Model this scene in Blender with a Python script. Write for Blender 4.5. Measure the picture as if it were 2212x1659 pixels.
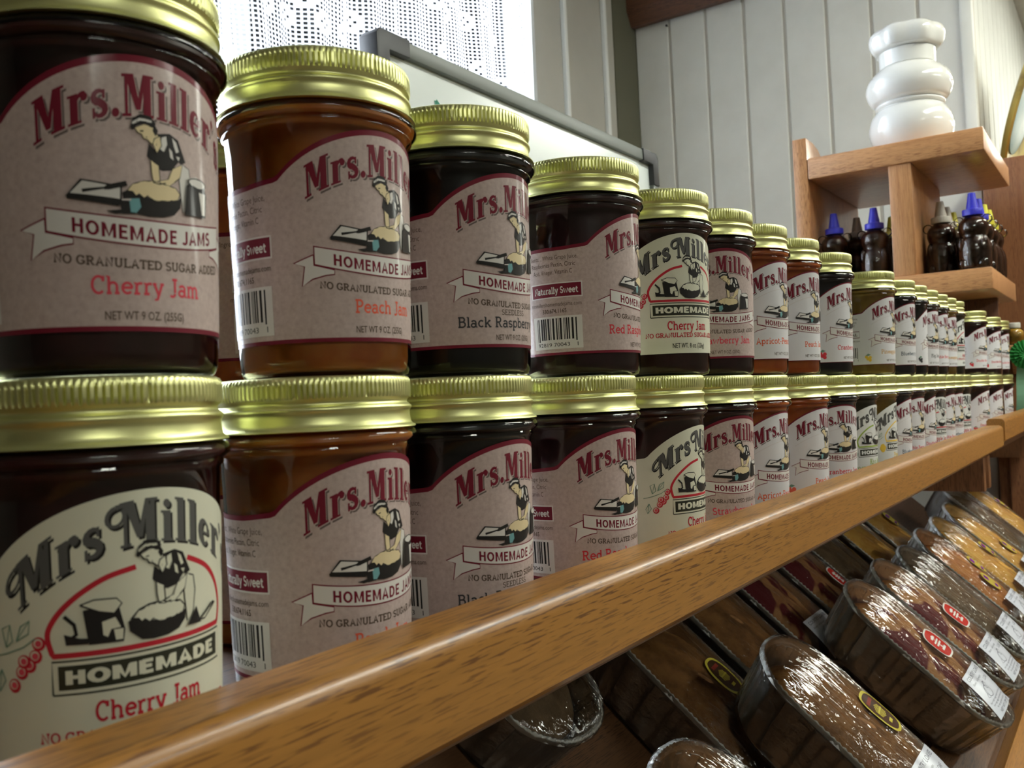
import bpy, bmesh, math, random
from mathutils import Vector, Matrix
from mathutils.geometry import tessellate_polygon
R = math.radians
PI = math.pi
random.seed(7)
for o in list(bpy.data.objects): bpy.data.objects.remove(o)
S = bpy.context.scene
COL = S.collection

# ------------------------------------------------------------------ camera
# world: X runs along the jar row, Y towards the window wall, Z up; eye at the origin
FPX, YAW, PITCH, ROLL = 1985.2, R(34.17), R(1.218), R(-2.665)
cd = bpy.data.cameras.new('camera'); cam = bpy.data.objects.new('camera', cd); COL.objects.link(cam)
fw = Vector((math.cos(YAW)*math.cos(PITCH), math.sin(YAW)*math.cos(PITCH), math.sin(PITCH)))
r0 = Vector((math.sin(YAW), -math.cos(YAW), 0)); u0 = r0.cross(fw)
rt = r0*math.cos(ROLL)+u0*math.sin(ROLL); up = -r0*math.sin(ROLL)+u0*math.cos(ROLL)
m = Matrix((rt, up, -fw)).transposed().to_4x4(); cam.matrix_world = m
cd.sensor_width = 36; cd.lens = FPX/2212*36; cd.clip_start = .01; cd.clip_end = 60
cd.dof.use_dof = True; cd.dof.focus_distance = .52; cd.dof.aperture_fstop = 28
S.camera = cam
# ------------------------------------------------------------------ light
W = bpy.data.worlds.new('sky'); S.world = W; W.use_nodes = True
bg = W.node_tree.nodes['Background']; bg.inputs[0].default_value = (.86, .93, 1, 1); bg.inputs[1].default_value = 17.0
S.view_settings.view_transform = 'Standard'; S.view_settings.look = 'None'
S.view_settings.exposure = 0; S.view_settings.gamma = 1; S.view_settings.use_curve_mapping = False
LAMP = 29.0          # radiance of the fluorescent diffusers on the ceiling

# ------------------------------------------------------------------ materials
MATS = {}
def mat(name, col, rough=.5, metal=0, spec=.5, **kw):
    if name in MATS: return MATS[name]
    M = bpy.data.materials.new(name); M.use_nodes = True
    b = M.node_tree.nodes['Principled BSDF']
    b.inputs['Base Color'].default_value = (*col, 1); b.inputs['Roughness'].default_value = rough
    b.inputs['Metallic'].default_value = metal; b.inputs['Specular IOR Level'].default_value = spec
    for k, v in kw.items(): b.inputs[k].default_value = v
    MATS[name] = M; return M
def nodes(M): return M.node_tree.nodes, M.node_tree.links
def ramp(N, stops):
    r = N.new('ShaderNodeValToRGB')
    while len(r.color_ramp.elements) < len(stops): r.color_ramp.elements.new(.5)
    for e, (p, c) in zip(r.color_ramp.elements, stops): e.position = p; e.color = (*c, 1)
    return r
def coords(N, L, scale, kind='Object'):
    t = N.new('ShaderNodeTexCoord'); mp = N.new('ShaderNodeMapping'); mp.inputs['Scale'].default_value = scale
    L.new(t.outputs[kind], mp.inputs['Vector']); return mp.outputs[0]
def noise(N, L, vec, scale=1, detail=4, rough=.55, dist=0):
    n = N.new('ShaderNodeTexNoise'); n.inputs['Scale'].default_value = scale; n.inputs['Detail'].default_value = detail
    n.inputs['Roughness'].default_value = rough; n.inputs['Distortion'].default_value = dist
    L.new(vec, n.inputs['Vector']); return n.outputs['Fac']
def mixc(N, L, fac, a, b, mode='MIX'):
    x = N.new('ShaderNodeMix'); x.data_type = 'RGBA'; x.blend_type = mode
    for sock, v in ((0, fac), (6, a), (7, b)):
        if hasattr(v, 'links') or hasattr(v, 'is_output'): L.new(v, x.inputs[sock])
        elif isinstance(v, (int, float)): x.inputs[sock].default_value = v
        else: x.inputs[sock].default_value = (*v, 1)
    return x.outputs[2]
def bump(N, L, h, st, dist, b):
    k = N.new('ShaderNodeBump'); k.inputs['Strength'].default_value = st; k.inputs['Distance'].default_value = dist
    L.new(h, k.inputs['Height']); L.new(k.outputs[0], b.inputs['Normal'])
def mottled(name, c0, c1, scale, rough=.6, bmp=0, spec=.4, detail=6, kind='Object', mid=(.35, .65), **kw):
    M = mat(name, c0, rough, 0, spec, **kw); N, L = nodes(M); b = N['Principled BSDF']
    f = noise(N, L, coords(N, L, (1, 1, 1), kind), scale, detail)
    r = ramp(N, [(mid[0], c0), (mid[1], c1)]); L.new(f, r.inputs[0]); L.new(r.outputs[0], b.inputs['Base Color'])
    if bmp: bump(N, L, f, bmp, .002, b)
    return M
def wood(name, light, dark, pore, axis='x', rough=.33, coat=.25):
    M = mat(name, light, rough); N, L = nodes(M); b = N['Principled BSDF']
    sc = {'x': (5, 130, 130), 'y': (130, 5, 130), 'z': (130, 130, 5)}[axis]
    sp = {'x': (60, 1100, 1100), 'y': (1100, 60, 1100), 'z': (1100, 1100, 60)}[axis]
    f = noise(N, L, coords(N, L, sc), 1, 5, .6, .6)
    r = ramp(N, [(.3, dark), (.5, light), (.72, tuple(x*.8 for x in light))]); L.new(f, r.inputs[0])
    p = noise(N, L, coords(N, L, sp), 1, 2, .5)
    pr = ramp(N, [(.545, (0, 0, 0)), (.61, (1, 1, 1))]); L.new(p, pr.inputs[0])
    big = noise(N, L, coords(N, L, tuple(x*.16 for x in sc)), 1, 2)
    br = ramp(N, [(.42, (.35,)*3), (.6, (1,)*3)]); L.new(big, br.inputs[0])
    pm = N.new('ShaderNodeMath'); pm.operation = 'MULTIPLY'; L.new(pr.outputs[0], pm.inputs[0]); L.new(br.outputs[0], pm.inputs[1])
    c = mixc(N, L, pm.outputs[0], r.outputs[0], pore)
    L.new(c, b.inputs['Base Color'])
    b.inputs['Coat Weight'].default_value = coat; b.inputs['Coat Roughness'].default_value = .2
    bump(N, L, p, .08, .0006, b)
    return M
def clear(name, tint=(1, 1, 1), ior=1.5, rough=.02, bmp=0, scale=(1, 1, 1), floor=0.0):
    """clear glass or film: what lies behind shows through, Fresnel reflection on top"""
    M = bpy.data.materials.new(name); M.use_nodes = True; N, L = nodes(M); N.remove(N['Principled BSDF'])
    out = N['Material Output']; t = N.new('ShaderNodeBsdfTransparent'); t.inputs[0].default_value = (*tint, 1)
    g = N.new('ShaderNodeBsdfGlossy'); g.inputs['Roughness'].default_value = rough
    fr = N.new('ShaderNodeFresnel'); fr.inputs[0].default_value = ior; mx = N.new('ShaderNodeMixShader')
    fac = fr.outputs[0]
    if floor:
        a = N.new('ShaderNodeMath'); a.operation = 'ADD'; a.use_clamp = True; a.inputs[1].default_value = floor
        L.new(fac, a.inputs[0]); fac = a.outputs[0]
    L.new(fac, mx.inputs[0]); L.new(t.outputs[0], mx.inputs[1]); L.new(g.outputs[0], mx.inputs[2]); L.new(mx.outputs[0], out.inputs[0])
    if bmp:
        f = noise(N, L, coords(N, L, scale), 1, 3, .5, 1.2); k = N.new('ShaderNodeBump'); k.inputs['Strength'].default_value = bmp
        k.inputs['Distance'].default_value = .004; L.new(f, k.inputs['Height']); L.new(k.outputs[0], g.inputs['Normal'])
    MATS[name] = M; return M

oak_x = wood('oak_rail', (.42, .190, .036), (.28, .112, .02), (.14, .052, .012), 'x', .38, .22)
oak_y = wood('oak_across', (.60, .31, .135), (.44, .205, .08), (.27, .10, .04), 'y', .36, .2)
oak_z = wood('oak_upright', (.56, .285, .125), (.40, .18, .07), (.24, .09, .035), 'z', .36, .2)
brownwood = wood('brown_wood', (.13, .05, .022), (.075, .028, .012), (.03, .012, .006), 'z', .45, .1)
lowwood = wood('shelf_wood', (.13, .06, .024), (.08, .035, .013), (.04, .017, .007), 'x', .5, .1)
gold = mat('gold_lid', (.76, .77, .36), .38, 1)
glass = clear('jar_glass', (.95, .97, .95), 1.5, .025)
window_glass = clear('window_glass', (.97, .98, 1), 1.5, .02)
film = clear('plastic_film', (.97, .97, .95), 1.75, .06, 1.0, (140, 22, 90), .03)
foil = mat('foil', (.70, .69, .67), .3, .88); N, L = nodes(foil)
bump(N, L, noise(N, L, coords(N, L, (260, 60, 90)), 1, 3), .5, .002, N['Principled BSDF'])
rimfoil = mat('foil_rim', (.95, .95, .93), .4, .45)
white_paint = mottled('white_paint', (.745, .75, .70), (.69, .695, .645), 9, .55, 0, .3)
groove_paint = mat('groove_paint', (.58, .55, .48), .7)
cream_trim = mat('cream_trim', (.62, .60, .54), .5)

def jam(name, col, sss=0.0, col2=None):
    M = mat('jam_'+name, col, .35, 0, .3); N, L = nodes(M); b = N['Principled BSDF']
    f = noise(N, L, coords(N, L, (1, 1, 1)), 60, 4)
    c2 = col2 or tuple(x*.55 for x in col)
    r = ramp(N, [(.35, c2), (.65, col)]); L.new(f, r.inputs[0]); L.new(r.outputs[0], b.inputs['Base Color'])
    if sss:
        b.inputs['Subsurface Weight'].default_value = sss; b.inputs['Subsurface Radius'].default_value = (.02, .008, .003)
        b.inputs['Subsurface Scale'].default_value = 1.0
    return M
JAMS = dict(cherry=jam('cherry', (.055, .010, .010)), peach=jam('peach', (.52, .18, .026), .35, (.42, .11, .016)), black=jam('black', (.006, .005, .007)),
            red=jam('red', (.045, .008, .014)), straw=jam('straw', (.05, .010, .014)), apricot=jam('apricot', (.60, .15, .02), .35, (.48, .10, .015)),
            cran=jam('cran', (.014, .008, .014)), pine=jam('pine', (.36, .22, .03), .3, (.28, .16, .02)), blue=jam('blue', (.012, .008, .018)),
            kiwi=jam('kiwi', (.05, .04, .015)), fig=jam('fig', (.05, .025, .012)), honey=jam('honey', (.055, .014, .004)))

# ------------------------------------------------------------------ mesh helpers
def me_obj(name, verts, faces, mats, parent=None, smooth=False, midx=None, sharp=None):
    me = bpy.data.meshes.new(name); me.from_pydata(verts, [], faces)
    for k in (mats if isinstance(mats, (list, tuple)) else [mats]): me.materials.append(k)
    if midx: me.polygons.foreach_set('material_index', midx)
    if smooth: me.polygons.foreach_set('use_smooth', [True]*len(me.polygons))
    if sharp is not None: me.set_sharp_from_angle(angle=R(sharp))
    me.update()
    o = bpy.data.objects.new(name, me); COL.objects.link(o)
    if parent: o.parent = parent
    return o
def bm_obj(name, bm, mats, parent=None, smooth=False, sharp=None):
    me = bpy.data.meshes.new(name); bm.to_mesh(me); bm.free()
    for k in (mats if isinstance(mats, (list, tuple)) else [mats]): me.materials.append(k)
    if smooth: me.polygons.foreach_set('use_smooth', [True]*len(me.polygons))
    if sharp is not None: me.set_sharp_from_angle(angle=R(sharp))
    o = bpy.data.objects.new(name, me); COL.objects.link(o)
    if parent: o.parent = parent
    return o
def box(name, lo, hi, material, parent=None, bev=.002, seg=2):
    bm = bmesh.new(); bmesh.ops.create_cube(bm, size=1)
    for v in bm.verts: v.co = Vector([(lo[i]+hi[i])/2+v.co[i]*(hi[i]-lo[i]) for i in range(3)])
    if bev: bmesh.ops.bevel(bm, geom=bm.edges[:], offset=bev, segments=seg, profile=.5, affect='EDGES')
    return bm_obj(name, bm, material, parent, bool(bev), 35 if bev else None)
def extrude_poly(name, pts, axis, a, b, material, parent=None, bev=0):
    """outline pts (2-D) swept along an axis from a to b; axis 'x' -> pts are (y,z), 'y' -> (x,z), 'z' -> (x,y)"""
    def P(p, t): return {'x': (t, p[0], p[1]), 'y': (p[0], t, p[1]), 'z': (p[0], p[1], t)}[axis]
    bm = bmesh.new(); A = [bm.verts.new(P(p, a)) for p in pts]; B = [bm.verts.new(P(p, b)) for p in pts]; n = len(pts)
    bm.faces.new(A); bm.faces.new(B[::-1])
    for i in range(n): bm.faces.new((A[i], B[i], B[(i+1) % n], A[(i+1) % n]))
    bmesh.ops.recalc_face_normals(bm, faces=bm.faces[:])
    if bev: bmesh.ops.bevel(bm, geom=bm.edges[:], offset=bev, segments=2, profile=.5, affect='EDGES')
    return bm_obj(name, bm, material, parent, True, 30)
def lathe(prof, seg, fr=None):
    """rings of (r,z); returns verts, faces; fr(r,z,a,k) may modulate the radius"""
    vs, fs = [], []
    for k, (r, z) in enumerate(prof):
        for i in range(seg):
            a = 2*PI*i/seg; q = fr(r, z, a, k) if fr else r
            vs.append((q*math.cos(a), q*math.sin(a), z))
    for k in range(len(prof)-1):
        for i in range(seg):
            j = (i+1) % seg; fs.append((k*seg+i, k*seg+j, (k+1)*seg+j, (k+1)*seg+i))
    return vs, fs
def capped(prof, seg, fr=None, bottom=True, top=True):
    vs, fs = lathe(prof, seg, fr); n = len(prof)
    if bottom: fs.append(tuple(range(seg))[::-1])
    if top: fs.append(tuple((n-1)*seg+i for i in range(seg)))
    return vs, fs
def smooth_prof(pts, n=6):
    out = []
    for i in range(len(pts)-1):
        p0 = pts[max(i-1, 0)]; p1 = pts[i]; p2 = pts[i+1]; p3 = pts[min(i+2, len(pts)-1)]
        for k in range(n):
            t = k/n
            out.append(tuple(.5*((2*p1[j])+(-p0[j]+p2[j])*t+(2*p0[j]-5*p1[j]+4*p2[j]-p3[j])*t*t+(-p0[j]+3*p1[j]-3*p2[j]+p3[j])*t**3) for j in range(2)))
    out.append(pts[-1]); return [(max(a, 0.0), b) for a, b in out]
def tube(name, pts, rad, material, parent=None, seg=10, closed=False):
    vs, fs = [], []; n = len(pts); P = [Vector(p) for p in pts]
    for i in range(n):
        d = (P[(i+1) % n]-P[i-1]) if closed else (P[min(i+1, n-1)]-P[max(i-1, 0)])
        d.normalize(); a = d.orthogonal().normalized() if abs(d.z) > .9 else d.cross(Vector((0, 0, 1))).normalized(); b = d.cross(a)
        rr = rad[i] if isinstance(rad, (list, tuple)) else rad
        for k in range(seg):
            t = 2*PI*k/seg; vs.append(P[i]+a*math.cos(t)*rr+b*math.sin(t)*rr)
    for i in range(n if closed else n-1):
        for k in range(seg):
            j = (i+1) % n; fs.append((i*seg+k, i*seg+(k+1) % seg, j*seg+(k+1) % seg, j*seg+k))
    if not closed: fs.append(tuple(range(seg))[::-1]); fs.append(tuple((n-1)*seg+k for k in range(seg)))
    return me_obj(name, vs, fs, material, parent, True)
def empty(name, loc=(0, 0, 0), rot=(0, 0, 0)):
    o = bpy.data.objects.new(name, None); COL.objects.link(o); o.location = loc; o.rotation_euler = rot; o.empty_display_size = .02; return o
def tag(o, label=None, cat=None, group=None, kind=None):
    if label: o['label'] = label
    if cat: o['category'] = cat
    if group: o['group'] = group
    if kind: o['kind'] = kind
    return o
def link_mesh(name, me, parent, rotz=0):
    o = bpy.data.objects.new(name, me); COL.objects.link(o); o.parent = parent; o.rotation_euler.z = rotz; return o

# ------------------------------------------------------------------ the room
FLOOR, CEIL = -1.35, 1.32
WY, FX, CY = 1.15, 2.40, .28            # window wall, far boarded wall, outside corner of the far wall
tag(box('floor', (-3.2, -3.6, FLOOR-.05), (9.0, 1.3, FLOOR), mottled('floor_tile', (.17, .14, .11), (.13, .11, .085), 3, .4), bev=0), kind='structure')
tag(box('ceiling', (-3.2, -3.6, CEIL), (9.0, 1.3, CEIL+.05), mottled('ceiling_tile', (.72, .71, .66), (.66, .65, .6), 20, .8), bev=0), kind='structure')
plaster = mottled('plaster', (.20, .175, .14), (.16, .14, .11), 6, .7)
tag(box('wall_back', (-3.25, -3.6, FLOOR), (-3.2, 1.3, CEIL), plaster, bev=0), kind='structure')
tag(box('wall_aisle', (-3.2, -3.65, FLOOR), (9.0, -3.6, CEIL), plaster, bev=0), kind='structure')
tag(box('wall_end', (9.0, -3.6, FLOOR), (9.05, 1.3, CEIL), plaster, bev=0), kind='structure')
# window wall with an opening
WX0, WX1, WZ0, WZ1 = .15, 1.86, .02, 1.24
ww = mottled('wall_grey', (.44, .43, .38), (.40, .39, .345), 5, .6)
wl = empty('wall_window', (0, 0, 0)); tag(wl, kind='structure')
for a, b in (((-3.2, WY, FLOOR), (WX0, WY+.1, CEIL)), ((WX1, WY, FLOOR), (2.27, WY+.1, CEIL)), ((WX0, WY, FLOOR), (WX1, WY+.1, WZ0)), ((WX0, WY, WZ1), (WX1, WY+.1, CEIL))):
    box('wall_section', a, b, ww, wl, bev=0)
win = empty('window_1', (0, 0, 0)); tag(win, kind='structure')
fr_w = mat('window_frame_white', (.75, .76, .76), .4)
for a, b in (((WX0, WY+.02, WZ0), (WX0+.04, WY+.08, WZ1)), ((WX1-.04, WY+.02, WZ0), (WX1, WY+.08, WZ1)), ((WX0, WY+.02, WZ0), (WX1, WY+.08, WZ0+.04)), ((WX0, WY+.02, WZ1-.04), (WX1, WY+.08, WZ1)), ((.98, WY+.03, WZ0), (1.02, WY+.07, WZ1))):
    box('window_frame', a, b, fr_w, win, .003)
for x0, x1 in ((WX0+.04, .98), (1.02, WX1-.04)):
    box('window_pane', (x0, WY+.05, WZ0+.04), (x1, WY+.053, WZ1-.04), window_glass, win, 0)
box('window_sill', (WX0-.03, WY-.06, WZ0-.03), (WX1+.03, WY+.02, WZ0), fr_w, win, .004)
# thin trims and a dark strip coloured as the shadow in the corner gap
tr = mat('steel_trim', (.78, .80, .78), .35)
tag(box('trim_1', (1.985, WY-.012, FLOOR), (2.0, WY, CEIL), tr, bev=.002), kind='structure')
tag(box('trim_2', (2.20, WY-.012, FLOOR), (2.215, WY, CEIL), tr, bev=.002), kind='structure')
tag(box('shade_strip', (2.27, WY-.004, FLOOR), (2.42, WY+.1, CEIL), mat('corner_shade', (.10, .10, .065), .7), bev=.002), kind='structure')
# far boarded wall: each board is a piece of its own
wf = box('wall_far', (FX+.012, CY, FLOOR), (FX+.08, WY+.1, CEIL), groove_paint, None, 0); tag(wf, kind='structure')
bw = .108; y = WY
while y > CY+.005:
    y2 = max(y-bw, CY); box('board', (FX+.007, y2+.004, FLOOR+.002), (FX+.0135, y-.004, CEIL-.002), white_paint, wf, .002, 1); y = y2
tag(extrude_poly('trim_4', [(FX-.045, 1.10), (FX-.02, 1.06), (FX-.001, 1.06), (FX-.001, 1.26), (FX-.045, 1.26)], 'y', CY-.01, WY+.02, wood('dark_beam', (.14, .055, .022), (.085, .03, .012), (.04, .015, .008), 'y', .5, .1)), kind='structure')
# return wall behind the corner, facing the aisle
ws = box('wall_return', (FX+.012, CY+.012, FLOOR), (9.0, CY+.08, CEIL), groove_paint, None, 0); tag(ws, kind='structure')
x = FX+.0
while x < 4.5:
    box('board', (x+.004, CY+.007, FLOOR+.002), (x+bw-.004, CY+.0135, CEIL-.002), white_paint, ws, .002, 1); x += bw
tag(box('trim_5', (FX-.004, CY-.004, FLOOR), (FX+.03, CY+.022, CEIL), white_paint, bev=.003), kind='structure')
# nail on the boards, left of the second groove
nail = tag(me_obj('nail', *capped([(.001, .0), (.001, .008), (.0035, .008), (.0035, .0105), (.002, .0115)], 10), mat('nail_iron', (.05, .05, .05), .5, .7), None, True, sharp=40), 'small dark nail sticking out of the white boards', 'nail')
nail.location = (FX+.0075, 1.045, 1.045); nail.rotation_euler = (0, R(-90), 0)

# outdoors: added dark block that shuts off the sky behind the lace
sh = tag(empty('sky_screen', (4.9, 4.6, FLOOR)), 'added dark block outside, hiding the sky behind the lace curtain', 'sky_screen')
box('sky_screen_wall', (-.9, -.2, 0), (8.0, 1.2, 4.2), mat('sky_screen_grey', (.05, .053, .053), .8), sh, .01)
extrude_poly('sky_screen_roof', [(-.32, 4.2), (1.32, 4.2), (.5, 4.9)], 'x', -1.0, 8.1, mat('sky_screen_roof_grey', (.08, .08, .09), .9), sh)
tag(box('ground', (-8, 1.26, FLOOR-.25), (12, 14, FLOOR-.2), mottled('ground_gravel', (.33, .33, .31), (.25, .25, .23), 5, .9), bev=0), kind='structure')

# ------------------------------------------------------------------ ceiling lamps (fluorescent troffers)
lamp_m = bpy.data.materials.new('fluorescent_diffuser'); lamp_m.use_nodes = True
lb = lamp_m.node_tree.nodes['Principled BSDF']; lb.inputs['Emission Color'].default_value = (.98, 1, .89, 1); lb.inputs['Emission Strength'].default_value = LAMP
for nm, cx_, cy_, words in (('a', 1.75, -.62, 'over the end of the bakery rack'), ('b', 3.5, -.62, 'beyond the cupboard'), ('c', 1.75, -2.3, 'over the far side of the aisle'), ('d', -1.2, -2.3, 'at the dark end of the shop'), ('e', 5.3, -.62, 'third from the bakery rack towards the far end'), ('f', 7.1, -.62, 'at the far end above the aisle edge'), ('g', 5.3, -2.3, 'on the far side, toward the far end'), ('h', 7.1, -2.3, 'in the far corner of the shop')):
    t = tag(empty('ceiling_lamp', (cx_, cy_, CEIL)), 'white fluorescent ceiling lamp '+words, 'lamp', 'fluorescent ceiling lamps')
    box('housing', (-.62, -.17, -.05), (.62, .17, -.001), fr_w, t, .004)
    for s in (-.08, .08): box('lamp_tube_diffuser', (-.59, s-.06, -.062), (.59, s+.06, -.048), lamp_m, t, .003)

# ------------------------------------------------------------------ lace curtain (real mesh openings)
def make_lace():
    x0, x1, z0, z1, c = .62, 1.765, .22, 1.22, .0076
    nx, nz = int((x1-x0)/c), int((z1-z0)/c)
    def P(i, k):
        x = x0+i*c; z = z0+k*c
        y = 1.085+.012*math.sin(x*44+.6*math.sin(z*3))+.006*math.sin(x*97+1.3)+.004*math.sin(z*7+x*9)
        return (x+.004*math.sin(z*5+x*20), y, z)
    flower = {(0, 0), (1, 1), (-1, 1), (1, -1), (-1, -1), (2, 0), (-2, 0), (0, 2), (0, -2), (2, 1), (-2, -1), (1, 2), (-1, -2), (2, -1), (-2, 1), (1, -2), (-1, 2)}
    centre = {(1, 0), (-1, 0), (0, 1), (0, -1)}
    solid = set()
    for gx in range(-1, nx//15+1):
        for gz in range(-1, nz//18+1):
            bx_, bz = gx*15+(7 if gz % 2 else 0)+5, gz*18+6
            for ox, oz in ((0, 0), (-4, -5), (4, -5)):
                for d in flower: solid.add((bx_+ox+d[0], bz+oz+d[1]))
    vs = [P(i, k) for k in range(nz+1) for i in range(nx+1)]; fs = []
    g = lambda i, k: k*(nx+1)+i
    for k in range(nz):
        for i in range(nx):
            q = (g(i, k), g(i+1, k), g(i+1, k+1), g(i, k+1))
            if (i, k) in solid or i < 2 or i > nx-4: fs.append(q); continue
            C = [Vector(vs[j]) for j in q]; mid = sum(C, Vector())/4; n = len(vs)
            vs += [tuple(mid+(p-mid)*.62) for p in C]
            for j in range(4): fs.append((q[j], q[(j+1) % 4], n+(j+1) % 4, n+j))
    M = bpy.data.materials.new('lace_thread'); M.use_nodes = True; N, L = nodes(M); b = N['Principled BSDF']
    b.inputs['Base Color'].default_value = (.82, .83, .83, 1); b.inputs['Roughness'].default_value = .8
    t = N.new('ShaderNodeBsdfTranslucent'); t.inputs[0].default_value = (.85, .87, .9, 1); mx = N.new('ShaderNodeMixShader'); mx.inputs[0].default_value = .56
    L.new(b.outputs[0], mx.inputs[1]); L.new(t.outputs[0], mx.inputs[2]); L.new(mx.outputs[0], N['Material Output'].inputs[0])
    e = tag(empty('lace_curtain', (0, 0, 0)), 'white crocheted lace curtain with flower motifs hanging in the window', 'curtain')
    o = me_obj('net', vs, fs, M, e)
    tube('curtain_rod', [(.3, 1.085, 1.225), (1.83, 1.085, 1.225)], .006, fr_w, e)
    for x in (.3, 1.83): box('rod_bracket', (x-.006, 1.08, 1.215), (x+.006, WY, 1.235), fr_w, e, .001)
make_lace()

# ------------------------------------------------------------------ display racks
RT, RB = -.067, -.100       # rail top and underside
JAR_Z1 = .0119; HJ = .1082; JAR_Z0 = JAR_Z1-HJ
SH = JAR_Z0                 # jar shelf surface
AL = R(40); P0 = Vector((1.06, .28, -.2183)); LD = Vector((0, -math.cos(AL), -math.sin(AL))); NN = Vector((0, -math.sin(AL), math.cos(AL)))
panelwood = wood('panel_wood', (.27, .115, .045), (.18, .07, .025), (.09, .035, .012), 'z', .45, .1)
def rail_profile(y0, y1, zb, zt, r=.006):
    pts = [(y1, zb), (y1, zt-.003), (y1-.003, zt)]
    for k in range(7):
        a = PI/2+PI/2*k/6; pts.append((y0+r+r*math.cos(a), zt-r+r*math.sin(a)))
    pts += [(y0, zb+.003), (y0+.003, zb)]; return pts
def rack(name, x0, x1, label, rt=RT, rb=RB, ymax=.66):
    t = tag(empty(name, (x0, 0, 0)), label, 'display rack'); d = x1-x0
    extrude_poly('front_rail', rail_profile(.170, .195, rb, rt), 'x', 0, d, oak_x, t)
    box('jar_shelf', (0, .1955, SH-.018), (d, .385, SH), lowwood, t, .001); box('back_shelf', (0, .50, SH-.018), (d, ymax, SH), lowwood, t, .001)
    for xx in (0.004, d-.028):
        extrude_poly('side_panel', [(.196, SH-.0185), (.196, -.165), (.30, -.165), (.384, -.1305), (.384, SH-.0185)], 'x', xx, xx+.022, panelwood, t, .001)
    # slanted loaf shelf, ledge and the board behind
    dn = .132
    a = P0+LD*-.235-NN*dn; b = P0+LD*.2252-NN*dn; th = NN*-.016
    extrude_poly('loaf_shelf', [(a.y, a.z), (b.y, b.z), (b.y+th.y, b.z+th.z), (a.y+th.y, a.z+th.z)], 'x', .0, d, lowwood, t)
    c = P0+LD*.2255-NN*(dn+.022); e = c+NN*.118; f = LD*.022; q0 = P0+LD*.165-NN*(dn-.0003); q1 = P0+LD*.2253-NN*(dn-.0003); q2 = NN*(dn-.0605)
    extrude_poly('loaf_ledge', [(c.y, c.z), (c.y+f.y, c.z+f.z), (e.y+f.y, e.z+f.z), (e.y, e.z)], 'x', 0, d, oak_x, t, .003)
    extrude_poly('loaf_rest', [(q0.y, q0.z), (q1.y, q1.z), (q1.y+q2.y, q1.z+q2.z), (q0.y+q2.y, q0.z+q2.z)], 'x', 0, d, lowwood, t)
    box('back_panel', (.03, ymax-.012, -.60), (d-.03, ymax, SH-.019), brownwood, t, .001)
    box('base_cabinet', (.01, .14, FLOOR), (d-.01, ymax, -.601), brownwood, t, .003)
    return t
rack('display_rack', -.10, 1.562, 'honey oak display rack with a rounded front rail holding the jam jars')
rack('display_rack', 1.585, 2.255, 'second oak display rack beyond the end of the long rail', RT+.009, RB+.006, .57)

# ------------------------------------------------------------------ whiteboard
def whiteboard():
    t = tag(empty('whiteboard', (.68, .60, SH+.0015), (R(-1.0), 0, 0)), 'whiteboard in a grey frame standing behind the jam jars', 'whiteboard')
    Wd, Hh = .645, .474; grey = mat('frame_grey', (.20, .22, .205), .45); dark = mat('corner_plastic', (.045, .047, .052), .5)
    box('panel', (.012, .004, .012), (Wd-.012, .014, Hh-.012), mat('board_white', (.84, .91, .90), .2, 0, .5), t, 0)
    f = .017
    box('frame_rail', (.045, -.003, Hh-f), (Wd-.045, .017, Hh), grey, t, .002); box('frame_rail', (.045, -.003, 0), (Wd-.045, .017, f), grey, t, .002)
    box('frame_rail', (0, -.003, .045), (f, .017, Hh-.045), grey, t, .002); box('frame_rail', (Wd-f, -.003, .045), (Wd, .017, Hh-.045), grey, t, .002)
    for sx in (0, 1):
        for sz in (0, 1):
            X = lambda a: Wd-a if sx else a
            Z = lambda a: Hh-a if sz else a
            extrude_poly('corner_cap', [(X(-.001), Z(.005)), (X(.005), Z(-.001)), (X(.05), Z(-.001)), (X(.05), Z(f+.001)), (X(f+.001), Z(f+.001)), (X(f+.001), Z(.05)), (X(-.001), Z(.05))], 'y', -.005, .019, dark, t, .001)
    gm = mat('marker_green', (.005, .30, .19), .5)
    ps = [[(.128, .395), (.137, .388), (.142, .380), (.160, .388), (.166, .378)], [(.205, .39), (.200, .372), (.212, .366)], [(.128, .395), (.13, .372)]]
    for p in ps:
        vs, fs = [], []
        for i, (x, z) in enumerate(p):
            q = p[min(i+1, len(p)-1)]; w = p[max(i-1, 0)]; d = Vector((q[0]-w[0], q[1]-w[1])).normalized(); nrm = Vector((-d.y, d.x))*.0026
            vs += [(x+nrm.x-.029, .0035, z+nrm.y+.031), (x-nrm.x-.029, .0035, z-nrm.y+.031)]
        fs = [(2*i, 2*i+1, 2*i+3, 2*i+2) for i in range(len(p)-1)]
        o = me_obj('marker_stroke', vs, fs, gm, t); o['label'] = 'green marker stroke'
whiteboard()

# ------------------------------------------------------------------ lettering
def arc(cx, cy, rx, ry, a0, a1, n=10):
    return [(cx+rx*math.cos(R(a0+(a1-a0)*k/n)), cy+ry*math.sin(R(a0+(a1-a0)*k/n))) for k in range(n+1)]
def bar(x0, x1, y): return [(x0, y), (x1, y)]
def ribbon(pts, w):
    """quads along a polyline; w a number or one width per point"""
    n = len(pts); Lf, Rg = [], []
    for i, p in enumerate(pts):
        a = pts[max(i-1, 0)]; b = pts[min(i+1, n-1)]; dx, dy = b[0]-a[0], b[1]-a[1]; l = math.hypot(dx, dy) or 1
        h = (w[i] if isinstance(w, (list, tuple)) else w)/2
        Lf.append((p[0]-dy/l*h, p[1]+dx/l*h)); Rg.append((p[0]+dy/l*h, p[1]-dx/l*h))
    return [[Lf[i], Rg[i], Rg[i+1], Lf[i+1]] for i in range(n-1)]
ff = .05
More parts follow.
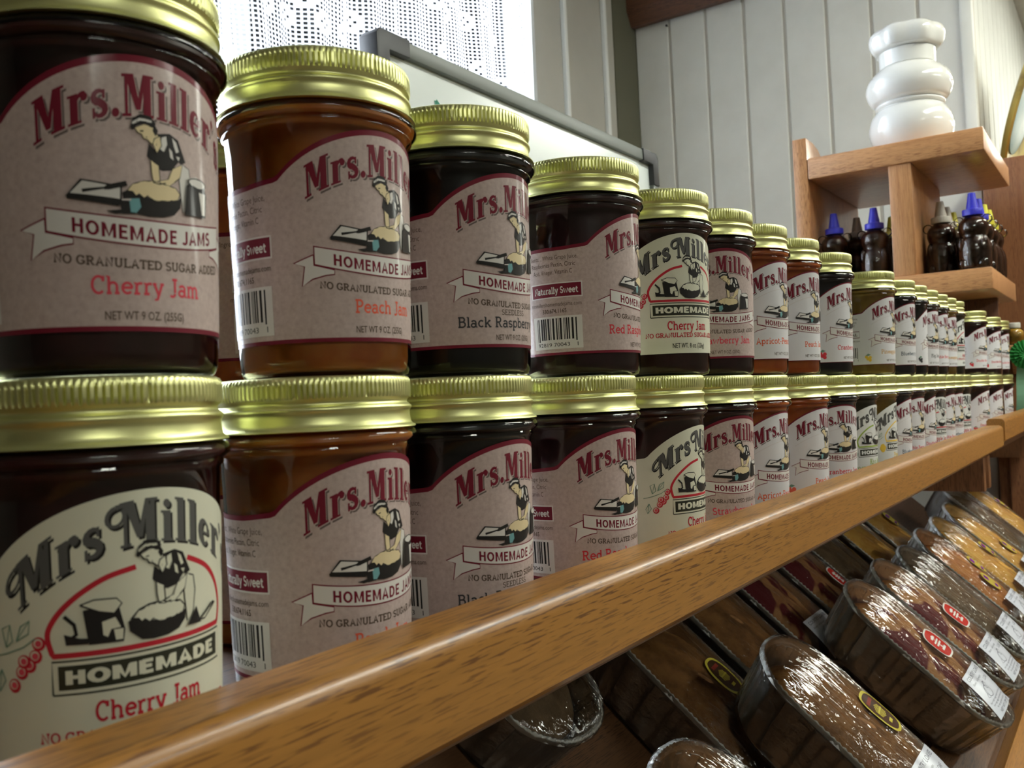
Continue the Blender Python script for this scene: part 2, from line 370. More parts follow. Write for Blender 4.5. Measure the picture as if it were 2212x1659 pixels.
G = {  # slab-serif letters: advance, strokes
 'a': (.66, [arc(.28, .2, .2, .17, 0, 360, 14), [(.5, .5), (.5, .04), (.64, .04)], arc(.3, .46, .2, .17, 160, 0, 7)]),
 'b': (.68, [[(0, .95), (.13, .95), (.13, 0)], arc(.36, .34, .23, .29, 0, 360, 16)]),
 'c': (.62, [arc(.34, .34, .25, .29, 45, 315, 12)]),
 'd': (.70, [[(.42, .95), (.54, .95), (.54, .04), (.68, .04)], arc(.31, .34, .23, .29, 0, 360, 16)]),
 'e': (.66, [arc(.34, .34, .26, .29, 0, 318, 13), bar(.08, .62, .36)]),
 'f': (.44, [[(.2, 0), (.2, .78)], arc(.37, .78, .17, .18, 180, 40, 6), bar(.02, .42, .63), bar(.03, .4, ff)]),
 'g': (.66, [arc(.31, .36, .23, .27, 0, 360, 14), [(.68, .62), (.54, .62), (.54, -.08)], arc(.32, -.08, .22, .17, 0, -150, 7)]),
 'h': (.74, [[(0, .95), (.13, .95), (.13, 0)], arc(.34, .42, .21, .21, 180, 0, 8), [(.55, .42), (.55, 0)], bar(.01, .26, ff), bar(.43, .69, ff)]),
 'i': (.34, [[(.03, .62), (.17, .62), (.17, 0)], bar(.02, .33, ff), [(.1, .9), (.24, .9)]]),
 'k': (.72, [[(0, .95), (.13, .95), (.13, 0)], [(.16, .28), (.5, .62)], [(.3, .4), (.56, .05)], bar(.01, .26, ff), bar(.46, .7, ff), bar(.4, .62, .62)]),
 'l': (.34, [[(.03, .95), (.17, .95), (.17, 0)], bar(.02, .33, ff)]),
 'm': (1.06, [[(0, .62), (.13, .62), (.13, 0)], arc(.3, .42, .17, .21, 180, 0, 8), [(.47, .42), (.47, 0)], arc(.65, .42, .18, .21, 180, 0, 8), [(.83, .42), (.83, 0)], bar(.01, .26, ff), bar(.36, .58, ff), bar(.72, .98, ff)]),
 'n': (.74, [[(0, .62), (.13, .62), (.13, 0)], arc(.34, .42, .21, .21, 180, 0, 8), [(.55, .42), (.55, 0)], bar(.01, .26, ff), bar(.43, .69, ff)]),
 'o': (.68, [arc(.33, .34, .26, .29, 0, 360, 16)]),
 'p': (.70, [[(0, .62), (.13, .62), (.13, -.28)], arc(.36, .34, .23, .29, 0, 360, 16), bar(.01, .27, -.25)]),
 'r': (.52, [[(.02, .62), (.16, .62), (.16, 0)], arc(.36, .42, .2, .21, 180, 55, 6), bar(.02, .34, ff)]),
 's': (.56, [arc(.27, .47, .19, .15, 25, 270, 9)+arc(.27, .19, .2, .14, 90, -155, 9)[1:]]),
 't': (.48, [[(.2, .88), (.2, .2)], arc(.36, .2, .16, .15, 180, 310, 6), bar(.02, .42, .63)]),
 'u': (.74, [[(0, .62), (.13, .62), (.13, .24)], arc(.33, .24, .2, .2, 180, 360, 8), [(.4, .62), (.53, .62), (.53, .04), (.68, .04)]]),
 'w': (.96, [[(.08, .62), (.27, .03), (.46, .58), (.65, .03), (.84, .62)], bar(0, .2, .62), bar(.74, .94, .62)]),
 'y': (.68, [[(.1, .62), (.33, .02)], [(.56, .62), (.26, -.25), (.1, -.25)], bar(0, .22, .62), bar(.45, .68, .62)]),
 'A': (.80, [[(.1, 0), (.38, .97), (.66, 0)], bar(.2, .56, .33), bar(0, .22, ff), bar(.54, .78, ff)]),
 'B': (.76, [[(.15, 0), (.15, 1)], [(.02, .95), (.4, .95)]+arc(.4, .74, .2, .21, 90, -90, 8)[1:]+[(.15, .53)], arc(.42, .29, .24, .24, 90, -90, 8)+[(.02, .05)]]),
 'C': (.78, [arc(.4, .5, .33, .46, 48, 312, 14), [(.64, .68), (.64, .98)]]),
 'D': (.82, [[(.15, 0), (.15, 1)], [(.02, .95), (.38, .95)]+arc(.38, .5, .34, .45, 90, -90, 10)[1:]+[(.02, .05)]]),
 'E': (.70, [[(.15, 0), (.15, 1)], [(.02, .95), (.62, .95), (.62, .78)], bar(.15, .5, .52), [(.02, .05), (.64, .05), (.64, .22)]]),
 'F': (.68, [[(.17, 0), (.17, 1)], [(.02, .95), (.62, .95), (.62, .76)], bar(.17, .5, .52), bar(.02, .36, ff)]),
 'G': (.84, [arc(.4, .5, .33, .46, 48, 345, 15), [(.45, .42), (.72, .42), (.72, .1)], [(.64, .68), (.64, .98)]]),
 'J': (.52, [[(.34, .97), (.34, .2)], arc(.16, .16, .18, .18, 0, -140, 7), bar(.16, .5, .95)]),
 'K': (.80, [[(.16, 0), (.16, 1)], [(.18, .4), (.58, .95)], [(.34, .58), (.62, .05)], bar(.02, .32, ff), bar(.02, .32, .95), bar(.5, .78, ff), bar(.46, .72, .95)]),
 'L': (.66, [[(.16, .97), (.16, .05)], [(.02, .05), (.6, .05), (.6, .25)], bar(.02, .32, .95)]),
 'N': (.84, [[(.15, 0), (.15, .97), (.66, .03), (.66, 1)], bar(.02, .28, ff), bar(.53, .8, .95)]),
 'O': (.84, [arc(.41, .5, .34, .46, 0, 360, 18)]),
 'P': (.72, [[(.17, 0), (.17, 1)], [(.02, .95), (.38, .95)]+arc(.38, .71, .24, .24, 90, -90, 8)[1:]+[(.17, .47)], bar(.02, .36, ff)]),
 'R': (.82, [[(.16, 0), (.16, 1)], [(.02, .95), (.38, .95)]+arc(.38, .72, .23, .23, 90, -90, 8)[1:]+[(.16, .49)], [(.38, .49), (.62, .05), (.78, .05)], bar(.02, .32, ff)]),
 'S': (.66, [arc(.32, .72, .23, .23, 25, 270, 10)+arc(.32, .27, .25, .22, 90, -160, 10)[1:]]),
 'T': (.72, [[(.35, 0), (.35, .95)], [(.04, .76), (.04, .95), (.66, .95), (.66, .76)], bar(.2, .5, ff)]),
 'U': (.84, [[(.16, .97), (.16, .32)]+arc(.4, .3, .24, .26, 180, 360, 9)[1:]+[(.64, .97)], bar(.02, .3, .95), bar(.52, .78, .95)]),
 '-': (.42, [bar(.06, .34, .34)]), '.': (.24, [[(.05, .07), (.19, .07)]]), ' ': (.34, []), ',': (.24, [[(.14, .12), (.06, -.1)]]), "'": (.2, [[(.1, 1), (.08, .74)]]),
}
def slab(txt, w=.13):
    out = []; x = 0
    for ch in txt:
        adv, st = G.get(ch, G['o'])
        for s in st: out += [[(x+px, py) for px, py in q] for q in ribbon(s, w)]
        x += adv+.03
    return out, x
_sans = {}
def sans(txt, bold=0.0):
    """triangles of the built-in sans face, cap height 1"""
    k = (txt, bold)
    if k not in _sans:
        cu = bpy.data.curves.new('t', 'FONT'); cu.body = txt; cu.offset = bold; cu.resolution_u = 2; cu.size = 1.37
        o = bpy.data.objects.new('t', cu); COL.objects.link(o); dg = bpy.context.evaluated_depsgraph_get(); me = o.evaluated_get(dg).to_mesh()
        vs = [(v.co.x, v.co.y) for v in me.vertices]; me.calc_loop_triangles()
        tris = [[vs[i] for i in t.vertices] for t in me.loop_triangles]; o.evaluated_get(dg).to_mesh_clear()
        bpy.data.objects.remove(o); bpy.data.curves.remove(cu)
        xs = [p[0] for t in tris for p in t] or [0]; x0, x1 = min(xs), max(xs)
        _sans[k] = ([[(p[0]-x0, p[1]) for p in t] for t in tris], x1-x0)
    return _sans[k]
SB = {'H': (.74, [[(.13, 0), (.13, 1)], [(.58, 0), (.58, 1)], bar(.13, .58, .52)]), 'O': (.84, [arc(.4, .5, .29, .41, 0, 360, 18)]), 'M': (.92, [[(.12, 0), (.12, 1)], [(.17, .92), (.44, .12), (.71, .92)], [(.76, 0), (.76, 1)]]),
 'E': (.62, [[(.13, 0), (.13, 1)], bar(.13, .55, .91), bar(.13, .5, .52), bar(.13, .55, .09)]), 'A': (.76, [[(.09, 0), (.36, .97), (.63, 0)], bar(.2, .52, .3)]), 'D': (.76, [[(.13, 0), (.13, 1)], [(.13, .91), (.33, .91)]+arc(.33, .5, .27, .41, 90, -90, 10)[1:]+[(.13, .09)]]),
 'J': (.5, [[(.34, 1), (.34, .25)]+arc(.18, .25, .16, .17, 0, -160, 7)[1:]]), 'S': (.6, [arc(.29, .71, .19, .21, 30, 270, 9)+arc(.29, .28, .2, .21, 90, -155, 9)[1:]]), ' ': (.3, [])}
def bsans(txt, w=.2):
    out = []; x = 0
    for ch in txt:
        adv, st = SB[ch]
        for q in st: out += [[(x+a, b) for a, b in p] for p in ribbon(q, w)]
        x += adv+.05
    return out, x
# heavy wordmark letters (cap height 1)
def disc(cx, cy, r, n=12): return [[(cx, cy), (cx+r*math.cos(2*PI*i/n), cy+r*math.sin(2*PI*i/n)), (cx+r*math.cos(2*PI*(i+1)/n), cy+r*math.sin(2*PI*(i+1)/n))] for i in range(n)]
def rect(x0, x1, y0, y1): return [(x0, y0), (x1, y0), (x1, y1), (x0, y1)]
HW = {
 'M': (.98, [rect(.08, .17, 0, 1), [(.08, 1), (.34, 1), (.54, .16), (.40, .16)], [(.40, .16), (.54, .16), (.70, 1), (.62, 1)], rect(.62, .86, 0, 1), rect(0, .26, 0, .07), rect(.54, .94, 0, .07), rect(0, .3, .93, 1), rect(.66, .94, .93, 1)]),
 'r': (.58, [rect(.07, .29, 0, .68), rect(0, .38, 0, .06), rect(0, .29, .63, .69)]+ribbon(arc(.40, .48, .15, .17, 175, 60, 5), [.05, .08, .1, .12, .14, .15])+disc(.46, .58, .1)),
 's': (.52, ribbon(arc(.25, .51, .15, .13, 20, 270, 8)+arc(.25, .2, .16, .14, 90, -165, 8)[1:], [.07, .08, .1, .12, .14, .16, .18, .19, .19, .19, .18, .17, .15, .12, .1, .08, .07])+[rect(.34, .41, .45, .66), rect(.06, .13, .02, .26)]),
 '.': (.28, disc(.13, .1, .11)),
 'i': (.38, [rect(.08, .29, 0, .68), rect(.01, .36, 0, .06), rect(.01, .29, .63, .69)]+disc(.18, .85, .1)),
 'l': (.38, [rect(.08, .29, 0, 1), rect(.01, .36, 0, .06), rect(.01, .29, .94, 1)]),
 'e': (.56, ribbon(arc(.27, .35, .18, .27, 0, 320, 12), [.07, .07, .08, .09, .12, .16, .19, .19, .18, .15, .11, .08, .06])+[rect(.1, .46, .32, .38), [(.4, .36), (.5, .36), (.47, .52), (.37, .55)]]),
 "'": (.24, disc(.1, .9, .09)+[[(.06, .88), (.19, .9), (.06, .66)]]), ' ': (.3, []),
}
def heavy(txt, gap=.04, curl=False):
    out = []; x = 0
    for ch in txt:
        adv, ps = HW[ch]; out += [[(x+a, b) for a, b in p] for p in ps]
        if curl and ch == 'M': out += [[(x+a, b) for a, b in p] for p in ribbon(arc(-.1, .72, .2, .2, 90, 400, 14), [.1]*6+[.08]*9)+ribbon([(-.1, .93), (.12, .93)], .1)]
        x += adv+gap
    return out, x

# ------------------------------------------------------------------ paper labels wrapped on the jars
RDES = 31.7            # mm, radius at which label millimetres are measured
def body_r(z):         # glass radius (m) at height z (mm) above the jar's base
    return (29.95+(z-6)*.0305)/1000
def poly(pts):         # any outline -> triangles
    return [[pts[i] for i in t] for t in tessellate_polygon([[Vector((p[0], p[1], 0)) for p in pts]])]
class Label:
    def __init__(s): s.f = []; s.layer = 0
    def add(s, polys, material, dl=1):
        s.layer += dl
        for p in polys: s.f.append((p, material, s.layer))
    def area(s, u0, u1, fb, ft, material, n=60, dl=1):
        us = [u0+(u1-u0)*i/n for i in range(n+1)]
        s.add([[(us[i], fb(us[i])), (us[i+1], fb(us[i+1])), (us[i+1], ft(us[i+1])), (us[i], ft(us[i]))] for i in range(n)], material, dl)
    def text(s, tw, x, z, h, width=None, material=None, centre=False, warp=None, dl=1, dx=0, dz=0):
        polys, w = tw; k = (width/w) if width else h
        x0 = x-k*w/2 if centre else x
        out = []
        for p in polys:
            q = []
            for a, b in p:
                u = x0+a*k
                if warp: q.append((u+dx, warp(u, b)+dz))
                else: q.append((u+dx, z+b*h+dz))
            out.append(q)
        s.add(out, material, dl)
    def mesh(s, name, mapper=None):
        names = []; vs, fs, mi = [], [], []; step = 2.0
        for p, mname, ly in s.f:
            if mname not in names: names.append(mname)
            k = names.index(mname); us = [q[0] for q in p]; a, b = min(us), max(us)
            pieces = []
            if b-a <= step*1.3: pieces = [p]
            else:
                n = int(math.ceil((b-a)/step))
                for i in range(n):
                    lo = a+(b-a)*i/n; hi = a+(b-a)*(i+1)/n; q = p
                    for lim, sg in ((lo, 1), (hi, -1)):
                        o2 = []
                        for j in range(len(q)):
                            c, d = q[j], q[(j+1) % len(q)]; ic, idd = (c[0]-lim)*sg >= -1e-9, (d[0]-lim)*sg >= -1e-9
                            if ic: o2.append(c)
                            if ic != idd:
                                t = (lim-c[0])/(d[0]-c[0]); o2.append((lim, c[1]+(d[1]-c[1])*t))
                        q = o2
                        if len(q) < 3: break
                    if len(q) >= 3: pieces.append(q)
            for q in pieces:
                ar = sum(q[i][0]*q[(i+1) % len(q)][1]-q[(i+1) % len(q)][0]*q[i][1] for i in range(len(q)))
                if abs(ar) < 1e-7: continue
                if ar < 0: q = q[::-1]
                n0 = len(vs)
                for u, z in q:
                    if mapper: vs.append(mapper(u, z, ly)); continue
                    r = body_r(z)+.00012+ly*.000018; th = u/RDES-PI/2
                    vs.append((r*math.cos(th), r*math.sin(th), z/1000))
                fs.append(tuple(range(n0, n0+len(q)))); mi.append(k)
        me = bpy.data.meshes.new(name); me.from_pydata(vs, [], fs)
        for nme in names: me.materials.append(MATS[nme])
        me.polygons.foreach_set('material_index', mi); me.polygons.foreach_set('use_smooth', [True]*len(fs))
        # normals follow the cylinder so that the paper shades as one sheet
        if not mapper: nr = [Vector((v[0], v[1], 0)).normalized() for v in vs]; me.normals_split_custom_set_from_vertices(nr)
        me.update()
        return me
mottled('paper_kraft', (.56, .455, .42), (.435, .34, .31), 620, .6, 0, .2, 8, mid=(.28, .72), **{'Coat Weight': .25, 'Coat Roughness': .12})
mat('paper_white', (.68, .675, .69), .6, 0, .15, **{'Coat Weight': .25, 'Coat Roughness': .12}); mat('paper_cream', (.68, .68, .54), .6, 0, .15, **{'Coat Weight': .25, 'Coat Roughness': .12}); mat('paper_white_old', (.70, .71, .68), .6, 0, .15, **{'Coat Weight': .25, 'Coat Roughness': .12})
for n_, c_ in dict(ink_maroon=(.17, .009, .024), ink_shadow=(.14, .11, .10), ink_black=(.018, .016, .015), ink_grey=(.10, .10, .095), ink_skin=(.72, .60, .36), ink_white=(.68, .66, .62),
                   ink_teal=(.16, .36, .38), ink_red=(.62, .045, .06), ink_arch=(.50, .02, .035), ink_pink=(.66, .07, .10), ink_peach=(.75, .13, .075), ink_dark=(.05, .05, .055), ink_orange=(.72, .12, .04), ink_gold=(.60, .34, .09), ink_blue=(.06, .08, .12),
                   ink_boxgreen=(.03, .032, .02), ink_green=(.16, .28, .20), ink_lime=(.28, .40, .05), ink_yellow=(.75, .50, .06), ink_pale=(.58, .52, .49), ink_brown=(.10, .07, .05)).items(): mat(n_, c_, .6, 0, .15, **{'Coat Weight': .25, 'Coat Roughness': .12})
TOP, KU, KZ, BOT = 82.0, 38.4, 65.4, 11.0
_Rr = (KU**2+(TOP-KZ)**2)/(2*(TOP-KZ))
def top_edge(u):
    a = abs(u)
    if a <= KU: return TOP-(_Rr-math.sqrt(_Rr*_Rr-a*a))
    return KZ-1.2*min(1, (a-KU)/12)
EDGE = 82.0
def woman(lb, f, c):
    """the baker kneading dough; f maps design millimetres, c maps colour names"""
    def add(pts, colr):
        q = [f(*p) for p in pts]; lb.add(poly(q), c(colr))
        if colr in ('skin', 'white') and len(pts) > 4: lb.add(ribbon(q+[q[0]], .26 if c('skin') == 'ink_skin' else .42), 'ink_black', 0)
    add([(8.0, 56), (10.8, 55), (11.4, 51), (10.4, 44), (8.4, 43), (7.6, 49), (7.2, 52.6)], 'white')
    add([(.9, 62.4), (4.5, 63.2), (7.2, 62), (8.6, 58.8), (9.6, 56.6), (8.2, 55.8), (7.2, 56.2), (5, 53.6), (2.2, 53), (0, 53.8), (-1.2, 55.4), (-1.9, 56.2), (-1.3, 59.6), (.2, 58.2)], 'black')
    add([(2.1, 61.8), (3.6, 62.4), (3.9, 60.2), (2.8, 58.0), (1.7, 58.6)], 'white'); add([(5.1, 62.4), (6.6, 61.4), (7.5, 59), (6.4, 58.4), (5.7, 60)], 'white')
    add([(4.3, 59.4), (5.2, 58.6), (5.6, 56.4), (4.6, 57)], 'white'); add([(6.4, 57.6), (7.6, 57.6), (7.2, 56.4)], 'white')
    add([(-1.0, 55.4), (1.2, 54.2), (1.5, 50.4), (-.3, 49.4), (-.8, 52)], 'skin')
    add([(5.4, 54.2), (8.4, 55.7), (7.5, 52), (4.2, 49.4), (1.7, 49.0), (1.4, 50.2), (3.8, 51)], 'skin')
    add([(-4.9, 63), (-2.4, 64.3), (.4, 63.8), (1.3, 61.6), (.5, 59.2), (-.7, 59.5), (-1.8, 60.5), (-2.7, 60.6), (-3.2, 61.6), (-4.1, 61.9)], 'skin')
    add([(.1, 61), (1.7, 61.9), (2.1, 59.5), (.7, 57.4), (-.3, 59.6)], 'skin')
    add([(.2, 64.8), (1.2, 63.2), (.5, 61.6), (-.3, 63)], 'black')
    add([(-6.0, 63.0), (-5.3, 65.4), (-3.4, 66.8), (-.9, 66.6), (.6, 65), (.2, 63.7), (-2.4, 64.5), (-4.4, 63.6), (-5.4, 62.4)], 'black')
    add([(-5.6, 64.5), (-3.5, 65.8), (-.5, 65.6), (-.4, 65.0), (-3.3, 65.0), (-5.4, 63.8)], 'white')
    add([(-3.6, 62.5), (-2.7, 62.7), (-2.7, 62.35), (-3.6, 62.2)], 'black'); add([(-2.4, 61.1), (-1.7, 61.2), (-1.8, 60.95)], 'black')
    add([(-8.3, 46.2), (-6.8, 47.0), (-4, 45.9), (0, 45.1), (3, 45.3), (6.8, 46), (7.7, 47), (7.4, 44), (5.4, 41.8), (2, 40.8), (-2, 40.6), (-5, 41), (-8, 43.6)], 'black')
    add([(-7.2, 46.7), (-5.6, 48.6), (-3, 49.6), (0, 49.9), (3, 49.4), (6, 49), (7.3, 47.6), (6.6, 46), (3, 45.2), (0, 44.9), (-2, 45.9), (-3, 45.2), (-4.2, 46.2), (-5, 45.6), (-5.8, 46.6)], 'skin')
    lb.add([[f(*p) for p in q] for q in ribbon([(-.6, 49.6), (1.2, 49.3), (3.0, 49.9)], .28)], c('black'))
def smooth_prof2(pts, n=5):
    # rounded run except at the two bottom corners of the arch
    lo = [i for i, p in enumerate(pts) if p[1] == 43]
    def cat(P):
        out = []
        for i in range(len(P)-1):
            p0, p1, p2, p3 = P[max(i-1, 0)], P[i], P[i+1], P[min(i+2, len(P)-1)]
            for k in range(n):
                t = k/n; out.append(tuple(.5*(2*p1[j]+(-p0[j]+p2[j])*t+(2*p0[j]-5*p1[j]+4*p2[j]-p3[j])*t*t+(-p0[j]+3*p1[j]-3*p2[j]+p3[j])*t**3) for j in range(2)))
        return out+[P[-1]]
    return cat(pts[:lo[0]+1])+pts[lo[0]+1:lo[-1]]+cat(pts[lo[-1]:])
def baker_new(lb):
    I = lambda x, y: (x, y)
    c = lambda n: 'ink_'+n
    woman(lb, I, c)
    A = lambda pts, cc: lb.add(poly(pts), cc)
    A([(-12.2, 41.3), (-8, 41.9), (-8, 40.9), (-10, 40.6)], 'ink_black'); A([(-9.1, 44.6), (-5, 44.9), (-5.2, 40.9), (-8.5, 40.7)], 'ink_black')
    A([(-6.7, 44.7), (-4.2, 45.0), (-3.8, 42.8), (-5, 41.2), (-6.4, 41.3)], 'ink_teal'); A([(-8.6, 44.5), (-6.2, 44.7), (-6.3, 44.2), (-8.4, 44.1)], 'ink_pale')
    A([(-21.4, 44.9), (-17.9, 49.1), (-8.3, 47.7), (-8.6, 43.0), (-9.5, 42.6), (-21.1, 44.2)], 'ink_black'); A([(-20.4, 45.5), (-17.5, 48.6), (-8.8, 47.3), (-8.9, 44.4)], 'ink_white')
    lb.add(ribbon([(-17.6, 46.1), (-12.4, 47.0)], [.9, .5]), 'ink_black'); lb.add(ribbon([(-12.6, 46.8), (-11.6, 47.2), (-7.2, 48.5)], [.6, 1.3, 1.3]), 'ink_black')
    A([(9.6, 50.4), (12.2, 52.6), (16.8, 51.4), (17.7, 49), (17.2, 42.9), (8.8, 42.4)], 'ink_black'); A([(10, 52.4), (13, 53.4), (16.8, 52.2), (17.2, 50.8), (14, 50.4), (11, 51)], 'ink_white')
    A([(14.2, 49.4), (17.1, 49.4), (16.8, 43.5), (15.4, 43.4), (14.8, 46.6)], 'ink_white'); lb.add(ribbon(arc(13.6, 51.6, 3.6, 1.3, 0, 360, 14), .3), 'ink_black')
def sidepanel(lb, kind):
    ink = 'ink_brown'
    lb.text(sans('Ingredients: , White Grape Juice,'), 0, 58.2, 2.3, 31.5, ink, dx=-74.5); lb.text(sans('Raspberries Pectin, Citric'), 0, 54.6, 2.3, 24.5, ink, dx=-68.8)
    lb.text(sans('Acid, Vinegar, Vitamin C'), 0, 51.0, 2.3, 22, ink, dx=-68.0)
    if kind == 'kraft':
        lb.add([rect(-70.2, -41.2, 39.2, 46.8)], 'ink_white'); lb.add([rect(-69.6, -41.8, 39.8, 46.2)], 'ink_maroon')
        lb.text(slab('Naturally Sweet', .19), -55.6, 41.4, 3.2, 24.5, 'ink_white', True)
    else:
        for q in ribbon([(-66, 39.5), (-42, 39.5), (-42, 46), (-66, 46), (-66, 39.5)], .6): lb.add([q], 'ink_maroon', 0)
        lb.text(slab('NATURAL', .19), -54, 41.4, 2.6, 20, 'ink_brown', True)
    lb.text(sans('mrsmillershomemadejams.com'), -56.5, 35.2, 2.1, 29, ink, True); lb.text(sans('330.674.1165', .02), -56.5, 31.8, 2.1, 13.5, ink, True)
    lb.add([rect(-70, -42, 14.0, 30.2)], 'ink_white' if kind == 'kraft' else 'paper_white')
    rr = random.Random(3); x = -67.5; bars = []
    while x < -45.5:
        w = rr.choice((.35, .35, .7, .7, 1.05)); bars.append(rect(x, x+w, 17.8 if not -66.5 < x < -46.4 else 18.6, 29.2)); x += w+rr.choice((.35, .5, .7, 1.0))
    lb.add(bars, 'ink_black'); lb.text(sans('92819 70043   1'), -56, 15.2, 2.0, 23, 'ink_black', True)
def new_label(name, flavor, ink, kind='kraft', seedless=False, gran=True, fruit=None, fh=4.0, fw=None, fx=-2):
    lb = Label(); paper = 'paper_kraft' if kind == 'kraft' else 'paper_white'
    bd = 1.7 if kind == 'kraft' else 1.0
    lb.area(-EDGE, EDGE, lambda u: BOT, top_edge, 'ink_maroon' if kind == 'kraft' or True else paper, 100)
    bb = 1.3 if kind == 'kraft' else .5
    lb.area(-EDGE, EDGE, lambda u: BOT+bb, lambda u: top_edge(u)-bd*(1.12 if abs(u) < KU else 1), paper, 100)
    if kind != 'kraft':
        lb.add(ribbon([(u, 61.5-9*(u/30)**2) for u in range(-30, 31, 3)], .22), 'ink_pale')
    base = lambda u: 66.2-8.7*(u/28.6)**2
    hgt = lambda u: 10.9
    wp = lambda u, b: base(u)+b*hgt(u)
    wm = heavy("Mrs.Miller's")
    lb.layer = 3
    lb.text(wm, 0, 0, 1, 58, 'ink_shadow', True, wp, dx=.75, dz=-.75)
    lb.text(wm, 0, 0, 1, 58, paper, True, wp, dx=.28, dz=-.28)
    lb.text(wm, 0, 0, 1, 57.6, 'ink_maroon', True, wp)
    # ribbon banner
    lb.layer = 3
    bt = lambda u: 39.8+2.5*(u/26.7)**2
    b0 = lambda u: 32.7+3.3*(u/26.7)**2
    edge_i = 'ink_maroon'
    for sg in (-1, 1):
        tail = [(sg*-26.9, 39.4), (sg*-33.6, 36.8), (sg*-30, 35.6), (sg*-31, 29.2), (sg*-27.5, 31.4), (sg*-23, 32.6), (sg*-20.2, 32.9), (sg*-20.2, 34.4), (sg*-26.9, 36)]
        lb.add(poly(tail), 'ink_white'); lb.add([q for q in ribbon(tail+[tail[0]], .42)], edge_i)
    lb.area(-26.9, 26.9, b0, bt, edge_i, 40); lb.area(-26.5, 26.5, lambda u: b0(u)+.42, lambda u: bt(u)-.42, 'ink_white', 40)
    wb = lambda u, b: (34.0+2.2*(u/22)**2)+b*(3.7)
    lb.text(bsans('HOMEMADE JAMS', .19), 0, 0, 1, 41, 'ink_maroon', True, wb)
    lb.layer = 3
    if gran:
        wg = lambda u, b: (27.0+1.5*(u/25)**2)+b*2.25
        lb.text(slab('NO GRANULATED SUGAR ADDED', .19), 0, 0, 1, 50.5, 'ink_brown', True, wg)
    if seedless: lb.text(slab('SEEDLESS', .13), 0, 24.0, 2.2, 14.5, 'ink_brown', True, dx=-3); z = 19.0
    else: z = 20.4
    if not gran: z = 22.0
    tw = slab(flavor, .15); w = fw or tw[1]*fh*.92
    lb.text(tw, fx, z, fh, w, ink, True)
    lb.text(sans('NET WT 9 OZ. (255G)', .012), -2.6, 13.9, 2.3, 21.5, 'ink_brown', True)
    if fruit:
        for i, (a, b) in enumerate(((-32.4, 18.6), (-34.8, 17.2), (-32.6, 15.8), (-36.2, 19.2))): lb.add(disc(a, b, 1.7, 10), fruit)
        lb.add(poly([(-37, 20.6), (-34.4, 22.6), (-31.6, 21.4), (-34, 20.2)]), 'ink_green')
    lb.layer = 6; baker_new(lb); lb.layer = 3; sidepanel(lb, kind)
    return lb.mesh(name)
